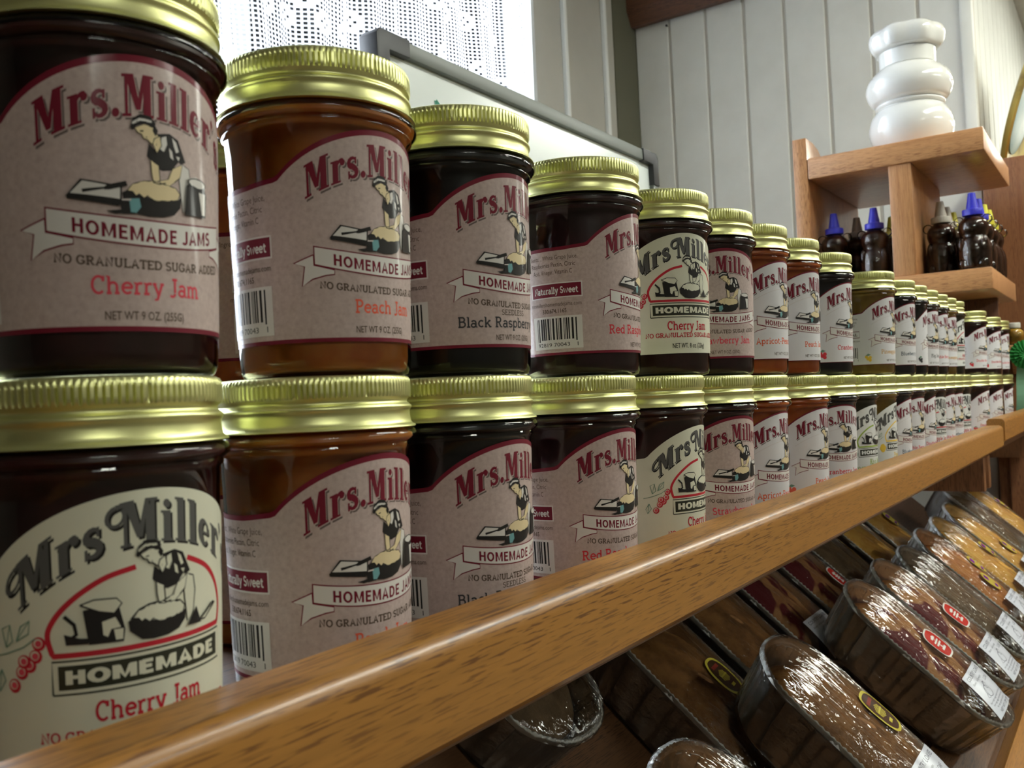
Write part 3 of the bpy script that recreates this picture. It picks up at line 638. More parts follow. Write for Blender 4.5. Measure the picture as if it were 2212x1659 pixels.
def old_label(name, flavor, ink, archc, paper='paper_cream', fruit='ink_arch'):
    lb = Label()
    lb.area(-EDGE, EDGE, lambda u: 12.6, lambda u: top_edge(u), paper, 100)
    base = lambda u: 68.4-11.5*(u/29)**2
    wp = lambda u, b: base(u)+b*(11.3)
    wm = heavy("Mrs Miller's", .03, True)
    lb.text(wm, 1.0, 0, 1, 66.5, 'ink_black', True, wp, dx=.55, dz=-.65); lb.text(wm, 1.0, 0, 1, 66.5, 'ink_grey', True, wp)
    lb.layer = 3
    ar = [(-3.9, 62.8), (-10, 61.2), (-15.5, 58), (-20, 54), (-22.7, 50), (-23.2, 47), (-22.2, 43), (0, 43), (22.2, 43), (23.2, 47), (22.7, 50.5), (20.5, 55), (16, 59.6), (9.3, 63)]
    lb.add(ribbon([(a*1.08, b) for a, b in smooth_prof2(ar)], 1.35), archc)
    f = lambda x, y: (x*.97+1.6, (y-40.7)*.955+44.3)
    cmap = dict(white=paper, skin=paper, black='ink_black', teal='ink_black')
    lb.add(poly([f(*p) for p in [(-7.9, 46.6), (-5.6, 49.0), (-3, 50.0), (0, 50.3), (3, 49.8), (6, 49.4), (7.8, 47.6), (6.8, 45)]]), 'ink_black')
    woman(lb, f, lambda n: cmap[n])
    A = lambda pts, cc: lb.add(poly(pts), cc)
    A([(-16.6, 53.6), (-15.5, 45.2), (-7.6, 45), (-7.2, 48), (-8.4, 53.4), (-12, 54.4)], 'ink_black'); A([(-17.2, 55), (-14, 56), (-9, 55.6), (-7.8, 54.4), (-9.6, 52.2), (-13, 53)], paper)
    lb.add(ribbon([(-17.2, 55), (-14, 56), (-9, 55.8), (-7.8, 54.4), (-9.6, 52.2), (-13, 53), (-17.2, 55)], .35), 'ink_black')
    A([(-12.4, 50.4), (-9.4, 51.2), (-8.2, 48.6), (-10.4, 48.4), (-11.2, 46.6), (-12.2, 47.2)], paper); A([(-9.8, 48.2), (-7.6, 48.2), (-7.8, 45.6), (-9.4, 45.6)], paper)
    A([(-21, 48.2), (-17.5, 47), (-15.4, 46.8), (-15.6, 45.4), (-20.6, 45.6)], 'ink_black'); lb.add(ribbon([(-20.8, 52.6), (-18.6, 50.4), (-18.2, 48), (-20, 46.6)], .9), 'ink_black')
    A([(9.5, 45.4), (12.6, 49.8), (14.4, 45.2)], 'ink_black'); A([(13, 45.6), (20, 49.6), (21.4, 49), (16, 45.6)], 'ink_black'); A([(14.6, 46), (20, 49), (16, 46)], paper)
    lb.layer = 3
    for q in (ribbon([(-24.3, 33.5), (24.3, 33.5), (24.3, 41.6), (-24.3, 41.6), (-24.3, 33.5)], .5),): lb.add(q, 'ink_boxgreen')
    lb.add([rect(-22.9, 22.9, 34.6, 40.5)], 'ink_boxgreen'); lb.text(bsans('HOMEMADE', .26), 0, 35.9, 3.4, 42.4, paper, True)
    tw = slab(flavor, .16); lb.text(tw, 0, 26.2, 4.9, min(tw[1]*4.9*.88, 44), ink, True)
    lb.text(slab('NO GRANULATED SUGAR ADDED', .17), 0, 21.9, 2.5, 56, ink, True); lb.text(sans('NET WT. 8 oz. (226g)', .015), 0, 15.7, 2.9, 24, 'ink_boxgreen', True)
    lb.layer = 3
    pts = ((-27.3, 46.2), (-28.2, 43.2), (-29.8, 41), (-32, 39.4), (-31.2, 42), (-34.2, 36.2)) if fruit == 'ink_arch' else ((-28.5, 38), (-29.5, 36), (-27.5, 36.5), (-28.5, 34.5))
    for a, b in pts: lb.add(disc(a, b, 1.75 if fruit == 'ink_arch' else 2.6), fruit); lb.add(disc(a-.2, b+.2, 1.15), paper if fruit == 'ink_arch' else fruit); lb.add(disc(a-.1, b+.1, .85), 'ink_pink' if fruit == 'ink_arch' else fruit)
    for p in ([(-33, 47), (-31.6, 50.6), (-29.2, 52), (-29.6, 48.8)], [(-38, 40), (-40, 37), (-39, 34.6), (-36.8, 37.4)], [(-36, 45.5), (-37, 50), (-34.6, 51), (-34, 47)]): lb.add([q for q in ribbon(p+[p[0]], .35)], 'ink_green'); lb.add(ribbon([p[0], p[2]], .25), 'ink_green')
    lb.add(ribbon([(-41, 43), (-36, 44), (-31, 45.6), (-28, 47.6)], .3), 'ink_green')
    lb.add([rect(-72, -47, 14.5, 30)], 'paper_white'); rr = random.Random(5); x = -70; bars = []
    while x < -49: w = rr.choice((.35, .7, 1.05)); bars.append(rect(x, x+w, 17.5, 29)); x += w+rr.choice((.35, .7, 1.0))
    lb.add(bars, 'ink_black'); lb.text(sans('330.674.2127'), -60, 33, 2.2, 15, 'ink_brown', True)
    return lb.mesh(name)
LM = dict(
 cherry=new_label('label_cherry', 'Cherry Jam', 'ink_pink', fh=4.6, fw=31, fx=-1), peach=new_label('label_peach', 'Peach Jam', 'ink_peach', fh=4.4, fw=27, fx=0),
 black=new_label('label_black_raspberry', 'Black Raspberry', 'ink_dark', seedless=True, fh=4.2, fw=43, fx=-8.2), red=new_label('label_red_raspberry', 'Red Raspberry Jam', 'ink_red', fh=4.4, fw=52, fx=-2),
 straw=new_label('label_strawberry', 'Strawberry Jam', 'ink_pink', fh=4.4, fw=42, fx=-1.5), w_apricot=new_label('label_apricot', 'Apricot-Peach', 'ink_orange', 'white', False, False, 'ink_orange', 4.4, 40, -8.0),
 w_peach=new_label('label_peach_white', 'Peach Jam', 'ink_orange', 'white', False, False, 'ink_peach', 4.2, 27, 0), w_cran=new_label('label_cranberry', 'Cranberry Jam', 'ink_red', 'white', False, False, 'ink_red', 4.2, 40, 0),
 w_pine=new_label('label_pineapple', 'Pineapple Jam', 'ink_gold', 'white', False, False, 'ink_yellow', 4.2, 40, 0), w_blue=new_label('label_blueberry', 'Blueberry Jam', 'ink_blue', 'white', False, False, 'ink_blue', 4.2, 40, -2),
 w_fig=new_label('label_fig', 'Fig Jam', 'ink_dark', 'white', False, False, 'ink_dark', 4.2, 21, 0), w_red=new_label('label_red_white', 'Double Berry Jam', 'ink_red', 'white', False, False, 'ink_red', 4.0, 44, -4),
 o_cherry=old_label('label_cherry_cream', 'Cherry Jam', 'ink_arch', 'ink_arch'), o_kiwi=old_label('label_kiwi', 'Kiwi Jam', 'ink_lime', 'ink_lime', 'paper_white_old', 'ink_green'),
 o_pine=old_label('label_pineapple_old', 'Pineapple', 'ink_yellow', 'ink_yellow', 'paper_white_old', 'ink_yellow'), o_apple=old_label('label_old_red', 'Apple Jam', 'ink_arch', 'ink_arch', 'paper_white_old'))

# ------------------------------------------------------------------ jar meshes
mm = lambda L_: [(a/1000, b/1000) for a, b in L_]
def jar_meshes():
    gl = mm([(24.4, 1.6), (26.9, .2), (28.6, .6), (29.6, 2.6), (29.95, 6), (30.83, 35), (32.08, 76), (32.28, 82.4), (33.0, 83.1), (33.5, 83.8), (33.3, 84.6), (33.2, 85.0), (34.2, 85.6), (35.4, 86.7), (35.5, 88), (34.6, 89.4), (32, 90.2), (30.8, 91.5), (30.6, 99)])
    vs, fs = capped(gl, 72, top=False); g = me_obj('glass', vs, fs, glass, None, True, sharp=60); gm = g.data; bpy.data.objects.remove(g)
    jm = mm([(23.4, 2.4), (26.8, 1.7), (28.2, 2.8), (28.75, 6), (29.8, 40), (30.9, 76), (31.2, 82), (32.0, 85.2), (33.8, 86.8), (33.6, 88), (31, 89.3), (29.6, 91.5), (29.3, 97)])
    vs, fs = capped(jm, 64); jmm = {}
    for k, M in JAMS.items():
        o = me_obj('jam_'+k, vs, fs, M, None, True, sharp=50); jmm[k] = o.data; bpy.data.objects.remove(o)
    # lid: knurled crown, groove, thread bulge, groove, rolled skirt
    n = 120; seg = n*4
    pr = mm([(0.5, 106.6), (24, 106.6), (28.5, 106.9), (30.5, 107.6), (32.2, 107.9), (33.2, 107.4), (33.7, 106.4), (33.8, 105.0), (33.8, 102.6), (33.75, 101.6), (33.4, 100.7), (32.7, 100.0), (32.3, 99.3), (32.4, 98.7), (33.1, 98.2), (33.75, 97.6), (33.85, 97.0), (33.5, 96.4), (33.15, 95.8), (33.15, 94.6), (33.35, 92.9), (33.6, 91.9), (34.1, 91.3), (35.0, 90.8), (35.15, 90.4), (34.6, 90.1), (33, 90.3), (31.2, 91)])[::-1]
    def kn(r, z, a, k):
        if .1005 < z < .1069 and r > .033:
            t = (a/(2*PI)*n) % 1; w = min(1, min(abs(z-.1005), abs(.1069-z))/.0012); return r-.0008*w*(1 if t > .55 else 0)
        return r
    vs, fs = lathe(pr, seg, kn); fs.append(tuple((len(pr)-1)*seg+i for i in range(seg)))
    l = me_obj('lid', vs, fs, gold, None, True, sharp=45); lm = l.data; bpy.data.objects.remove(l)
    return gm, jmm, lm
GLASS_ME, JAM_ME, LID_ME = jar_meshes()
def jar(x, y, z, lab, jm, rot, words, group):
    t = tag(empty('jam_jar', (x, y, z)), words, 'jam jar', group); a = random.uniform(0, 6)
    gb = link_mesh('glass_body', GLASS_ME, t); link_mesh('jam_filling', JAM_ME[jm], t)['label'] = 'jam seen through the glass'
    link_mesh('lid', LID_ME, t, a)['label'] = 'gold metal screw lid with knurled edge'
    o = link_mesh('paper_label', LM[lab], gb, rot/RDES); o.location.z = -.0028 if lab[0] == 'o' and z < 0 else 0; o['label'] = 'printed paper label around the jar'
    return t
YR = .239
UP = [(.150, 'cherry', 'cherry', -4.5, 'nearest jam jar of the upper row, pinkish label reading Cherry Jam'),
 (.235, 'peach', 'peach', -.7, 'amber jam jar of the upper row, beige label reading Peach Jam, next to the nearest'),
 (.314, 'black', 'black', 0, 'near-black jam jar of the upper row, beige label reading Black Raspberry'),
 (.419, 'red', 'red', 9.4, 'dark jam jar of the upper row turned to show barcode, label reading Red Raspberry'),
 (.513, 'o_cherry', 'cherry', -15.7, 'jam jar of the upper row with cream label, red arch and black HOMEMADE box'),
 (.590, 'straw', 'straw', -22.5, 'jam jar of the upper row with beige label reading Strawberry Jam'),
 (.6635, 'w_apricot', 'apricot', -3.0, 'orange jam jar of the upper row, white label reading Apricot-Peach'),
 (.746, 'w_peach', 'apricot', -6.2, 'orange jam jar of the upper row, white label reading Peach, right of the Apricot-Peach jar'),
 (.849, 'w_cran', 'cran', -2.1, 'dark jam jar of the upper row, white label reading Cranberry, before the gap'),
 (1.025, 'w_pine', 'pine', -4.4, 'olive-gold jam jar of the upper row, white label reading Pineapple, just after the gap'),
 (1.135, 'w_blue', 'blue', -5.7, 'dark jam jar of the upper row with white label reading Blueberry'),
 (1.209, 'w_fig', 'black', 16, 'dark jam jar of the upper row with small dark fruit drawing, right of Blueberry'),
 (1.285, 'w_fig', 'fig', -9, 'dark jam jar of the upper row with white label reading Fig Jam'),
 (1.3585, 'w_red', 'fig', -6, 'dark jam jar with red flavour name, third from the end of the long upper row'),
 (1.4305, 'w_pine', 'pine', -8, 'golden jam jar, second from the end of the long upper row'),
 (1.5025, 'o_apple', 'kiwi', 2, 'last dark jam jar at the end of the long upper row')]
LO = [(.146, 'o_cherry', 'cherry', -5.3, 'nearest jam jar of the lower row, cream label with red arch, reading Cherry Jam'),
 (.228, 'peach', 'peach', -.4, 'amber jam jar of the lower row, beige label reading Peach Jam, second from the left'),
 (.307, 'black', 'black', -.7, 'near-black jam jar of the lower row with beige label reading Black Raspberry'),
 (.404, 'red', 'red', -2.5, 'dark red jam jar of the lower row with beige label reading Red Raspberry'),
 (.492, 'o_cherry', 'cherry', 1.2, 'lower-row jam jar with cream label showing a cherry sprig, fifth from the left'),
 (.5755, 'straw', 'straw', -11.6, 'jam jar of the lower row with beige label reading Strawberry'),
 (.6475, 'w_apricot', 'apricot', -2.3, 'orange jam jar of the lower row with white label reading Apricot-Peach'),
 (.751, 'w_peach', 'apricot', -4.7, 'orange jam jar of the lower row with white label reading Peach'),
 (.842, 'w_cran', 'cran', -17.9, 'dark jam jar of the lower row with white label reading Cranberry'),
 (.920, 'o_kiwi', 'kiwi', -3.2, 'jam jar of the lower row with a green arch on its white label'),
 (1.008, 'o_pine', 'pine', 3.9, 'jam jar of the lower row with a yellow arch on its white label'),
 (1.084, 'w_blue', 'blue', 1.6, 'dark jam jar of the lower row just right of the yellow-arch jar'),
 (1.159, 'w_red', 'straw', -9, 'jam jar of the lower row, second to the right of the yellow-arch jar'),
 (1.233, 'w_red', 'fig', 3, 'jam jar of the lower row, left neighbour of the far red-arch jar'),
 (1.306, 'o_apple', 'cherry', -14, 'far jam jar of the lower row with a red arch on white'),
 (1.379, 'w_red', 'straw', -5, 'jam jar third from the end of the long lower row'),
 (1.452, 'w_blue', 'fig', -9, 'jam jar second from the end of the long lower row'),
 (1.5245, 'o_apple', 'fig', -12, 'last jam jar at the end of the long lower row')]
for x, lab, jm, rot, words in UP: jar(x, YR, JAR_Z1, lab, jm, rot, words, 'jam jars of the upper row')
for x, lab, jm, rot, words in LO: jar(x, YR, JAR_Z0, lab, jm, rot, words, 'jam jars of the lower row')
jar(.275, .325, JAR_Z1, 'peach', 'apricot', 40, 'orange jam jar standing behind, glimpsed between the two nearest upper jars', 'jam jars of the back row')
jar(.275, .325, JAR_Z0, 'peach', 'peach', 40, 'jam jar of the back row under the orange back jar', 'jam jars of the back row')
for k, (x, w) in enumerate(((1.746, 'first'), (1.947, 'middle'), (2.084, 'last'))):
    jar(x, YR, JAR_Z1, 'w_red', 'cherry', -4-k, w+' upper jam jar on the second rack beyond the long row', 'jam jars on the second rack')
for k, (x, w) in enumerate(((1.736, 'first'), (1.926, 'middle'), (2.100, 'last'))):
    jar(x, YR, JAR_Z0, 'w_red', 'cherry', -2+k, w+' lower jam jar on the second rack beyond the long row', 'jam jars on the second rack')

# ------------------------------------------------------------------ oak shelf unit with honey bottles
su = tag(empty('shelf_unit', (1.80, 0, 0)), 'open oak shelf unit holding honey bottles in front of white boards', 'shelf')
box('top_shelf', (0, .200, .407), (.39, .5065, .448), oak_y, su, .003); box('lower_shelf', (0, .198, .162), (.37, .5065, .2005), oak_y, su, .003)
extrude_poly('side_panel', [(0, SH+.001), (.39, SH+.001), (.39, .452), (.20, .452), (.15, .456), (.115, .466), (.085, .482), (.05, .489), (0, .489)], 'y', .507, .534, oak_z, su, .002)
box('divider', (.004, .321, .2007), (.30, .361, .4068), oak_z, su, .002)
box('leg_panel', (.205, .215, SH+.001), (.222, .5065, .1618), brownwood, su, .001)
amber_pl = clear('bottle_plastic', (.98, .96, .92), 1.5, .06)
def bear_meshes():
    pr = smooth_prof(mm([(24, .6), (30, 1.5), (32.3, 8), (33, 24), (33.3, 38), (30.5, 52), (26, 60), (27, 66), (30, 75), (28, 86), (20, 94), (14, 98), (14, 103)]), 4)
    def ell(r, z, a, k): return r*(1-.16*abs(math.sin(a))**1.5)
    bm = bmesh.new()
    def addlathe(p, fr, shift=(0, 0, 0)):
        vs, fs = capped(p, 32, fr); V = [bm.verts.new((v[0]+shift[0], v[1]+shift[1], v[2]+shift[2])) for v in vs]
        for f in fs: bm.faces.new([V[i] for i in f])
    addlathe(pr, ell)
    def blob(c, r, sc=(1, 1, 1)):
        g = bmesh.ops.create_uvsphere(bm, u_segments=14, v_segments=8, radius=r)
        for v in g['verts']: v.co = Vector((v.co.x*sc[0]+c[0], v.co.y*sc[1]+c[1], v.co.z*sc[2]+c[2]))
    for sg in (-1, 1):
        blob((0, sg*.023, .091), .009, (.6, 1, 1)); blob((-.021, sg*.018, .046), .008, (.9, .8, 1.8)); blob((-.023, sg*.016, .010), .0105, (1, .9, 1))
    blob((-.028, 0, .074), .009, (.9, 1.1, .8)); blob((-.028, 0, .033), .013, (.6, 1, 1.2))
    b = bm_obj('bottle', bm, amber_pl, None, True, 60)
    hp = [(r*.93, max(z, .003)) for r, z in pr[2:-6]]; vs, fs = capped(hp, 28, ell); h = me_obj('honey', vs, fs, JAMS['honey'], None, True)
    n = 40
    cp = mm([(14.6, 99), (16.8, 99.4), (17.2, 100.4), (17.2, 109), (16.6, 110.2), (11.5, 111.2), (10.5, 112), (10, 117), (8.2, 126), (6.8, 136), (6.2, 140), (5, 140.6)])
    def kn(r, z, a, k): return r*(1-(.03 if .0995 < z < .1095 and (a/(2*PI)*n) % 1 > .5 else 0))
    vs, fs = capped(cp, n*4, kn, True, True)
    caps = {}
    for k, c in dict(blue=(.035, .035, .52), yellow=(.66, .62, .04), clear=(.42, .38, .32)).items():
        o = me_obj('cap', vs, fs, mat('cap_'+k, c, .35, 0, .5), None, True, sharp=40); caps[k] = o.data; bpy.data.objects.remove(o)
    r = (b.data, h.data, caps); bpy.data.objects.remove(b); bpy.data.objects.remove(h); return r
BB, BH, BC = bear_meshes()
def bear(x, y, cap, words, rz=0, z=.2012):
    t = tag(empty('honey_bottle', (x, y, z), (0, 0, rz)), words, 'honey bottle', 'bear-shaped honey bottles on the oak shelf')
    link_mesh('bottle_body', BB, t); link_mesh('honey_filling', BH, t)['label'] = 'dark amber honey'; link_mesh('spout_cap', BC[cap], t)['label'] = cap+' plastic squeeze cap'
for a in ((1.845, .474, 'blue', 'blue-capped honey bottle beside the left side panel of the oak shelf'), (1.847, .400, 'blue', 'blue-capped honey bottle just left of the shelf divider'),
          (1.925, .450, 'clear', 'pale-capped honey bottle behind the two blue-capped ones left of the divider'), (1.975, .394, 'yellow', 'yellow-capped honey bottle deep in the left bay beside the divider'),
          (1.846, .230, 'blue', 'front blue-capped honey bottle in the right bay of the oak shelf'), (1.916, .229, 'blue', 'blue-capped honey bottle right behind the front one in the right bay'),
          (1.885, .289, 'clear', 'pale-capped honey bottle beside the divider in the right bay, in front'), (1.955, .289, 'clear', 'second pale-capped honey bottle behind the first beside the divider'), (2.025, .288, 'yellow', 'yellow-capped honey bottle at the back beside the divider in the right bay'),
          (1.986, .228, 'yellow', 'nearer of the two yellow caps at the right edge of the shelf'), (2.056, .228, 'yellow', 'last yellow-capped honey bottle at the back right edge of the shelf')):
    bear(*a, rz=random.uniform(-.12, .12))

# ------------------------------------------------------------------ white ceramic canister with puffed lid
def canister():
    t = tag(empty('ceramic_canister', (1.905, .335, .4487)), 'glossy white ceramic canister in rounded tiers on top of the oak shelf', 'canister')
    cer = mat('white_glaze', (.80, .80, .76), .12, 0, .5, **{'Coat Weight': .5, 'Coat Roughness': .03})
    body = smooth_prof(mm([(50, .5), (60, 2), (70, 18), (76, 40), (73, 62), (64, 78), (58, 84), (62, 86.5), (63, 90), (60, 93)]), 6)
    o = me_obj('body', *capped(body, 56), cer, t, True)
    vs, fs = capped(smooth_prof(mm([(60, 93.2), (70, 100), (78, 120), (74, 140), (60, 156), (50, 163)]), 6), 56); me_obj('upper_tier', vs, fs, cer, t, True)
    vs, fs = capped(mm([(50, 163.2), (51, 164), (51.5, 192), (49, 194)]), 56); me_obj('lid_band', vs, fs, cer, t, True, sharp=40)
    vs, fs = capped(smooth_prof(mm([(48, 193.5), (60, 197), (66, 212), (65, 226), (57, 236), (40, 238), (15, 234), (1, 233)]), 6), 84, lambda r, z, a, k: r*(1+.045*math.sin(a*7)*(1 if r > .03 else 0))); me_obj('lid_puff', vs, fs, cer, t, True)
canister()

# ------------------------------------------------------------------ right edge: round gold-rimmed tray on the return wall, cupboard, honey jar, green rosette
pl = tag(empty('wall_plate', (2.625, .2, .695), (R(110), 0, 0)), 'round wall plate with worn gold rim and blue-green centre', 'wall plate')
grim = mottled('worn_gold', (.50, .38, .10), (.12, .07, .03), 14, .4, .3, .5, mid=(.5, .72)); grim.node_tree.nodes['Principled BSDF'].inputs['Metallic'].default_value = .5
vs, fs = capped(mm([(120, 0), (175, 4), (194, 12), (200, 20), (197, 25), (189, 22), (174, 13), (130, 9), (120, 8)]), 96); me_obj('rim', vs, fs, grim, pl, True, sharp=50)
vs, fs = capped(mm([(128, 9.4), (128, 12), (110, 13.5), (5, 14)]), 72); me_obj('plate_centre', vs, fs, mottled('patina_blue', (.16, .27, .26), (.30, .36, .30), 7, .35), pl, True, sharp=40)
cb = tag(empty('cupboard', (2.275, -.35, FLOOR)), 'reddish brown wooden cupboard behind the honey bottles at the right edge', 'cupboard')
rw = wood('red_wood', (.30, .13, .055), (.22, .085, .035), (.12, .04, .02), 'z', .45, .1)
box('carcass', (.012, 0, 0), (.40, .612, 1.84), rw, cb, .004); box('door', (0, .02, .06), (.0118, .30, 1.36), rw, cb, .004); box('door', (0, .31, .06), (.0118, .59, 1.36), rw, cb, .004)
box('ledge', (-.016, 0, 1.40), (.0118, .612, 1.425), rw, cb, .004)
hj = tag(empty('honey_jar', (2.215, .212, .0745)), 'small round amber honey jar with pale lid at the right edge', 'jar')
vs, fs = capped(smooth_prof(mm([(12, .5), (19, 3), (23, 16), (20, 30), (13, 36)]), 5), 32); me_obj('glass_body', vs, fs, glass, hj, True)
vs, fs = capped(smooth_prof(mm([(11, 1.5), (17.5, 4), (21.5, 16), (18.8, 29), (12, 34)]), 5), 32); me_obj('honey_filling', vs, fs, jam('amber', (.62, .36, .05), .3), hj, True)
vs, fs = capped(mm([(14.5, 36), (15, 36.6), (15, 46), (14, 47)]), 32); me_obj('lid', vs, fs, mat('pale_lid', (.7, .69, .62), .4), hj, True, sharp=40)
st = tag(empty('wall_bracket', (2.2155, .212, .0635)), 'small oak bracket carrying the amber honey jar', 'bracket')
box('bracket_plate', (-.03, -.03, 0), (.058, .03, .0105), oak_y, st, .002)
extrude_poly('bracket_arm', [(.058, 0), (.058, -.05), (.046, -.05), (.0, -.0002)], 'y', -.008, .008, oak_y, st, .001)
def rosette():
    t = tag(empty('ribbon_rosette', (2.150, .186, .052), (0, R(-90), R(14))), 'green ribbon rosette with hanging tails at the right edge', 'ribbon')
    gr = mat('green_ribbon', (.05, .36, .09), .5); pale = mat('pale_green_ribbon', (.16, .34, .22), .5)
    for rad, n, zz in ((.030, 22, .0), (.022, 18, .006), (.013, 14, .012)):
        vs, fs = [], []
        for i in range(n*2):
            a = PI*i/n; rr = rad*(1 if i % 2 else .93); h = .005 if i % 2 else -.003
            vs += [(rad*.3*math.cos(a), rad*.3*math.sin(a), zz), (rr*math.cos(a), rr*math.sin(a), zz+h), (rr*math.cos(a), rr*math.sin(a), zz+h+.0012), (rad*.3*math.cos(a), rad*.3*math.sin(a), zz+.0012)]
        m_ = n*2
        for i in range(m_):
            j = (i+1) % m_
            for k in range(4): fs.append((i*4+k, j*4+k, j*4+(k+1) % 4, i*4+(k+1) % 4))
        me_obj('pleated_ring', vs, fs, gr, t)
    for sg in (-1, 1):
        vs, fs = [], []
        for i in range(12):
            z = -.01-i*.0105; y = sg*(.008+i*.0006); w = .0075; x = .002*math.sin(i*.9+sg)
            vs += [(z, y-w, -.004+x), (z, y+w, -.004+x+.001), (z, y+w, -.0028+x), (z, y-w, -.0034+x)]
        for i in range(11):
            for k in range(4): fs.append((i*4+k, (i+1)*4+k, (i+1)*4+(k+1) % 4, i*4+(k+1) % 4))
        me_obj('ribbon_tail', vs, fs, pale, t)
rosette()

# ------------------------------------------------------------------ wrapped loaves in foil pans
TA, TB, TP = .0575, .1025, 3.7
def norm8(x, y): return (abs(x/TA)**14+abs(y/TB)**14+((abs(x)+abs(y))/(TA+TB-.030))**14)**(1/14)
def outline(i, n):                      # oblong pan with cut-off corners
    a = 2*PI*i/n; c, s_ = math.cos(a)*TA, math.sin(a)*TB; k = 1/norm8(c, s_)
    return c*k, s_*k
def rho(x, y): return norm8(x, y)
def film_z(x, y):
    q = min(1, rho(x, y)); return .0036+.0085*(1-q**4)+.0007*math.sin(x*190+y*60)*(1-q)
def pan_mesh():
    n = 240; rows = [(.90, -.024), (.952, -.002), (.965, .0016), (.985, .0028), (1.0, .0014), (1.006, -.0016), (.984, -.0032), (.962, -.004), (.935, -.018), (.905, -.034), (.875, -.050), (.855, -.0555), (.82, -.058)]
    vs, fs = [], []
    for k, (sc, z) in enumerate(rows):
        for i in range(n):
            x, y = outline(i, n); q = sc
            if 7 <= k <= 10 or k == 0: q *= 1-.026*(1 if (i//5) % 2 else 0)
            if 2 <= k <= 4: q *= 1+.004*math.sin(i*2.1)
            vs.append((x*q, y*q, z+(.0006*(1 if i % 2 else -1) if k in (3, 4) else 0)))
    for k in range(len(rows)-1):
        for i in range(n):
            j = (i+1) % n; fs.append((k*n+i, (k+1)*n+i, (k+1)*n+j, k*n+j))
    fs.append(tuple((len(rows)-1)*n+i for i in range(n))[::-1])
    mi = [1 if 1 <= f // n <= 5 else 0 for f in range(len(fs))]
    o = me_obj('pan', vs, fs, [foil, rimfoil], None, True, mi, 40); me = o.data; bpy.data.objects.remove(o); return me
PAN = pan_mesh()
def loaf_mesh(name, M, seed, h=.025):
    rr = random.Random(seed); ph = [rr.uniform(0, 6) for _ in range(6)]; n, rings = 72, 18; vs, fs = [(0, 0, -.020+h)], []
    for r in range(1, rings+1):
        q = r/rings*.893
        for i in range(n):
            x, y = outline(i, n); x *= q; y *= q*.955; t = r/rings
            z = -.020+h*(1-t**4)+(.0012*math.sin(x*160+ph[0])*math.sin(y*110+ph[1])+.0007*math.sin(x*420+ph[2]+y*300)+.0012*math.sin(y*60+ph[3]))*(1-t*t)
            vs.append((x, y, z))
    for i in range(n): fs.append((0, 1+i, 1+(i+1) % n))
    for r in range(rings-1):
        for i in range(n):
            j = (i+1) % n; a = 1+r*n; fs.append((a+i, a+n+i, a+n+j, a+j))
    b0 = len(vs)
    for i in range(n):
        x, y = outline(i, n); vs.append((x*.79, y*.77, -.052))
    a = 1+(rings-1)*n
    for i in range(n): fs.append((a+i, b0+i, b0+(i+1) % n, a+(i+1) % n))
    fs.append(tuple(b0+i for i in range(n))[::-1])
    o = me_obj(name, vs, fs, M, None, True, sharp=60); me = o.data; bpy.data.objects.remove(o); return me
def wrap_mesh():
    n, rings = 120, 16; vs, fs = [(0, 0, film_z(0, 0))], []
    for r in range(1, rings+1):
        q = r/rings*1.003
        for i in range(n):
            x, y = outline(i, n); vs.append((x*q, y*q, film_z(x*q, y*q)))
    for sc, z in ((1.008, .0015), (1.008, -.002), (.985, -.006), (.945, -.030), (.90, -.054), (.86, -.0592)):
        for i in range(n):
            x, y = outline(i, n); q = sc*(1+.004*math.sin(i*1.7)+.003*math.sin(i*.6+1)); vs.append((x*q, y*q, z))
    for i in range(n): fs.append((0, 1+i, 1+(i+1) % n))
    for r in range(rings+5):
        for i in range(n):
            j = (i+1) % n; a = 1+r*n; fs.append((a+i, a+n+i, a+n+j, a+j))
    o = me_obj('wrap', vs, fs, film, None, True); me = o.data; bpy.data.objects.remove(o); return me
WRAP = wrap_mesh()
def bread(name, c0, c1, c2=None, sc=26, thr=(.56, .60)):
    M = mat('bread_'+name, c0, .7, 0, .3); N, L = nodes(M); b = N['Principled BSDF']
    v = coords(N, L, (1, 1, 1)); f = noise(N, L, v, 55, 7, .6); r = ramp(N, [(.3, c1), (.62, c0)]); L.new(f, r.inputs[0]); out = r.outputs[0]
    if c2:
        g = noise(N, L, coords(N, L, (1, .62, 1)), sc, 2, .45, .9); k = ramp(N, [(thr[0], (0, 0, 0)), (thr[1], (1, 1, 1))]); L.new(g, k.inputs[0]); out = mixc(N, L, k.outputs[0], out, c2)
    L.new(out, b.inputs['Base Color']); bump(N, L, noise(N, L, v, 300, 5), .5, .002, b); return M
LOAF = dict(brown=loaf_mesh('loaf_brown', bread('brown', (.33, .155, .045), (.15, .06, .018)), 1, .030), berry=loaf_mesh('loaf_berry', bread('berry', (.50, .26, .10), (.33, .13, .045), (.12, .004, .010), 19, (.49, .515)), 2, .027),
            gold=loaf_mesh('loaf_gold', bread('gold', (.66, .40, .09), (.52, .25, .045)), 3, .0305), dark=loaf_mesh('loaf_dark', bread('dark', (.16, .10, .05), (.07, .045, .022)), 4, .026), amber=loaf_mesh('loaf_amber', bread('amber', (.48, .21, .055), (.35, .115, .028)), 5, .030))
for n_, c_ in dict(st_red=(.50, .02, .015), st_white=(.78, .77, .72), st_gold=(.58, .50, .06), st_brown=(.05, .022, .008), st_purple=(.20, .012, .30), st_paper=(.66, .70, .78), st_text=(.16, .17, .22), st_maroon=(.22, .03, .02), st_yellow=(.55, .42, .08)).items(): mat(n_, c_, .25, 0, .5)
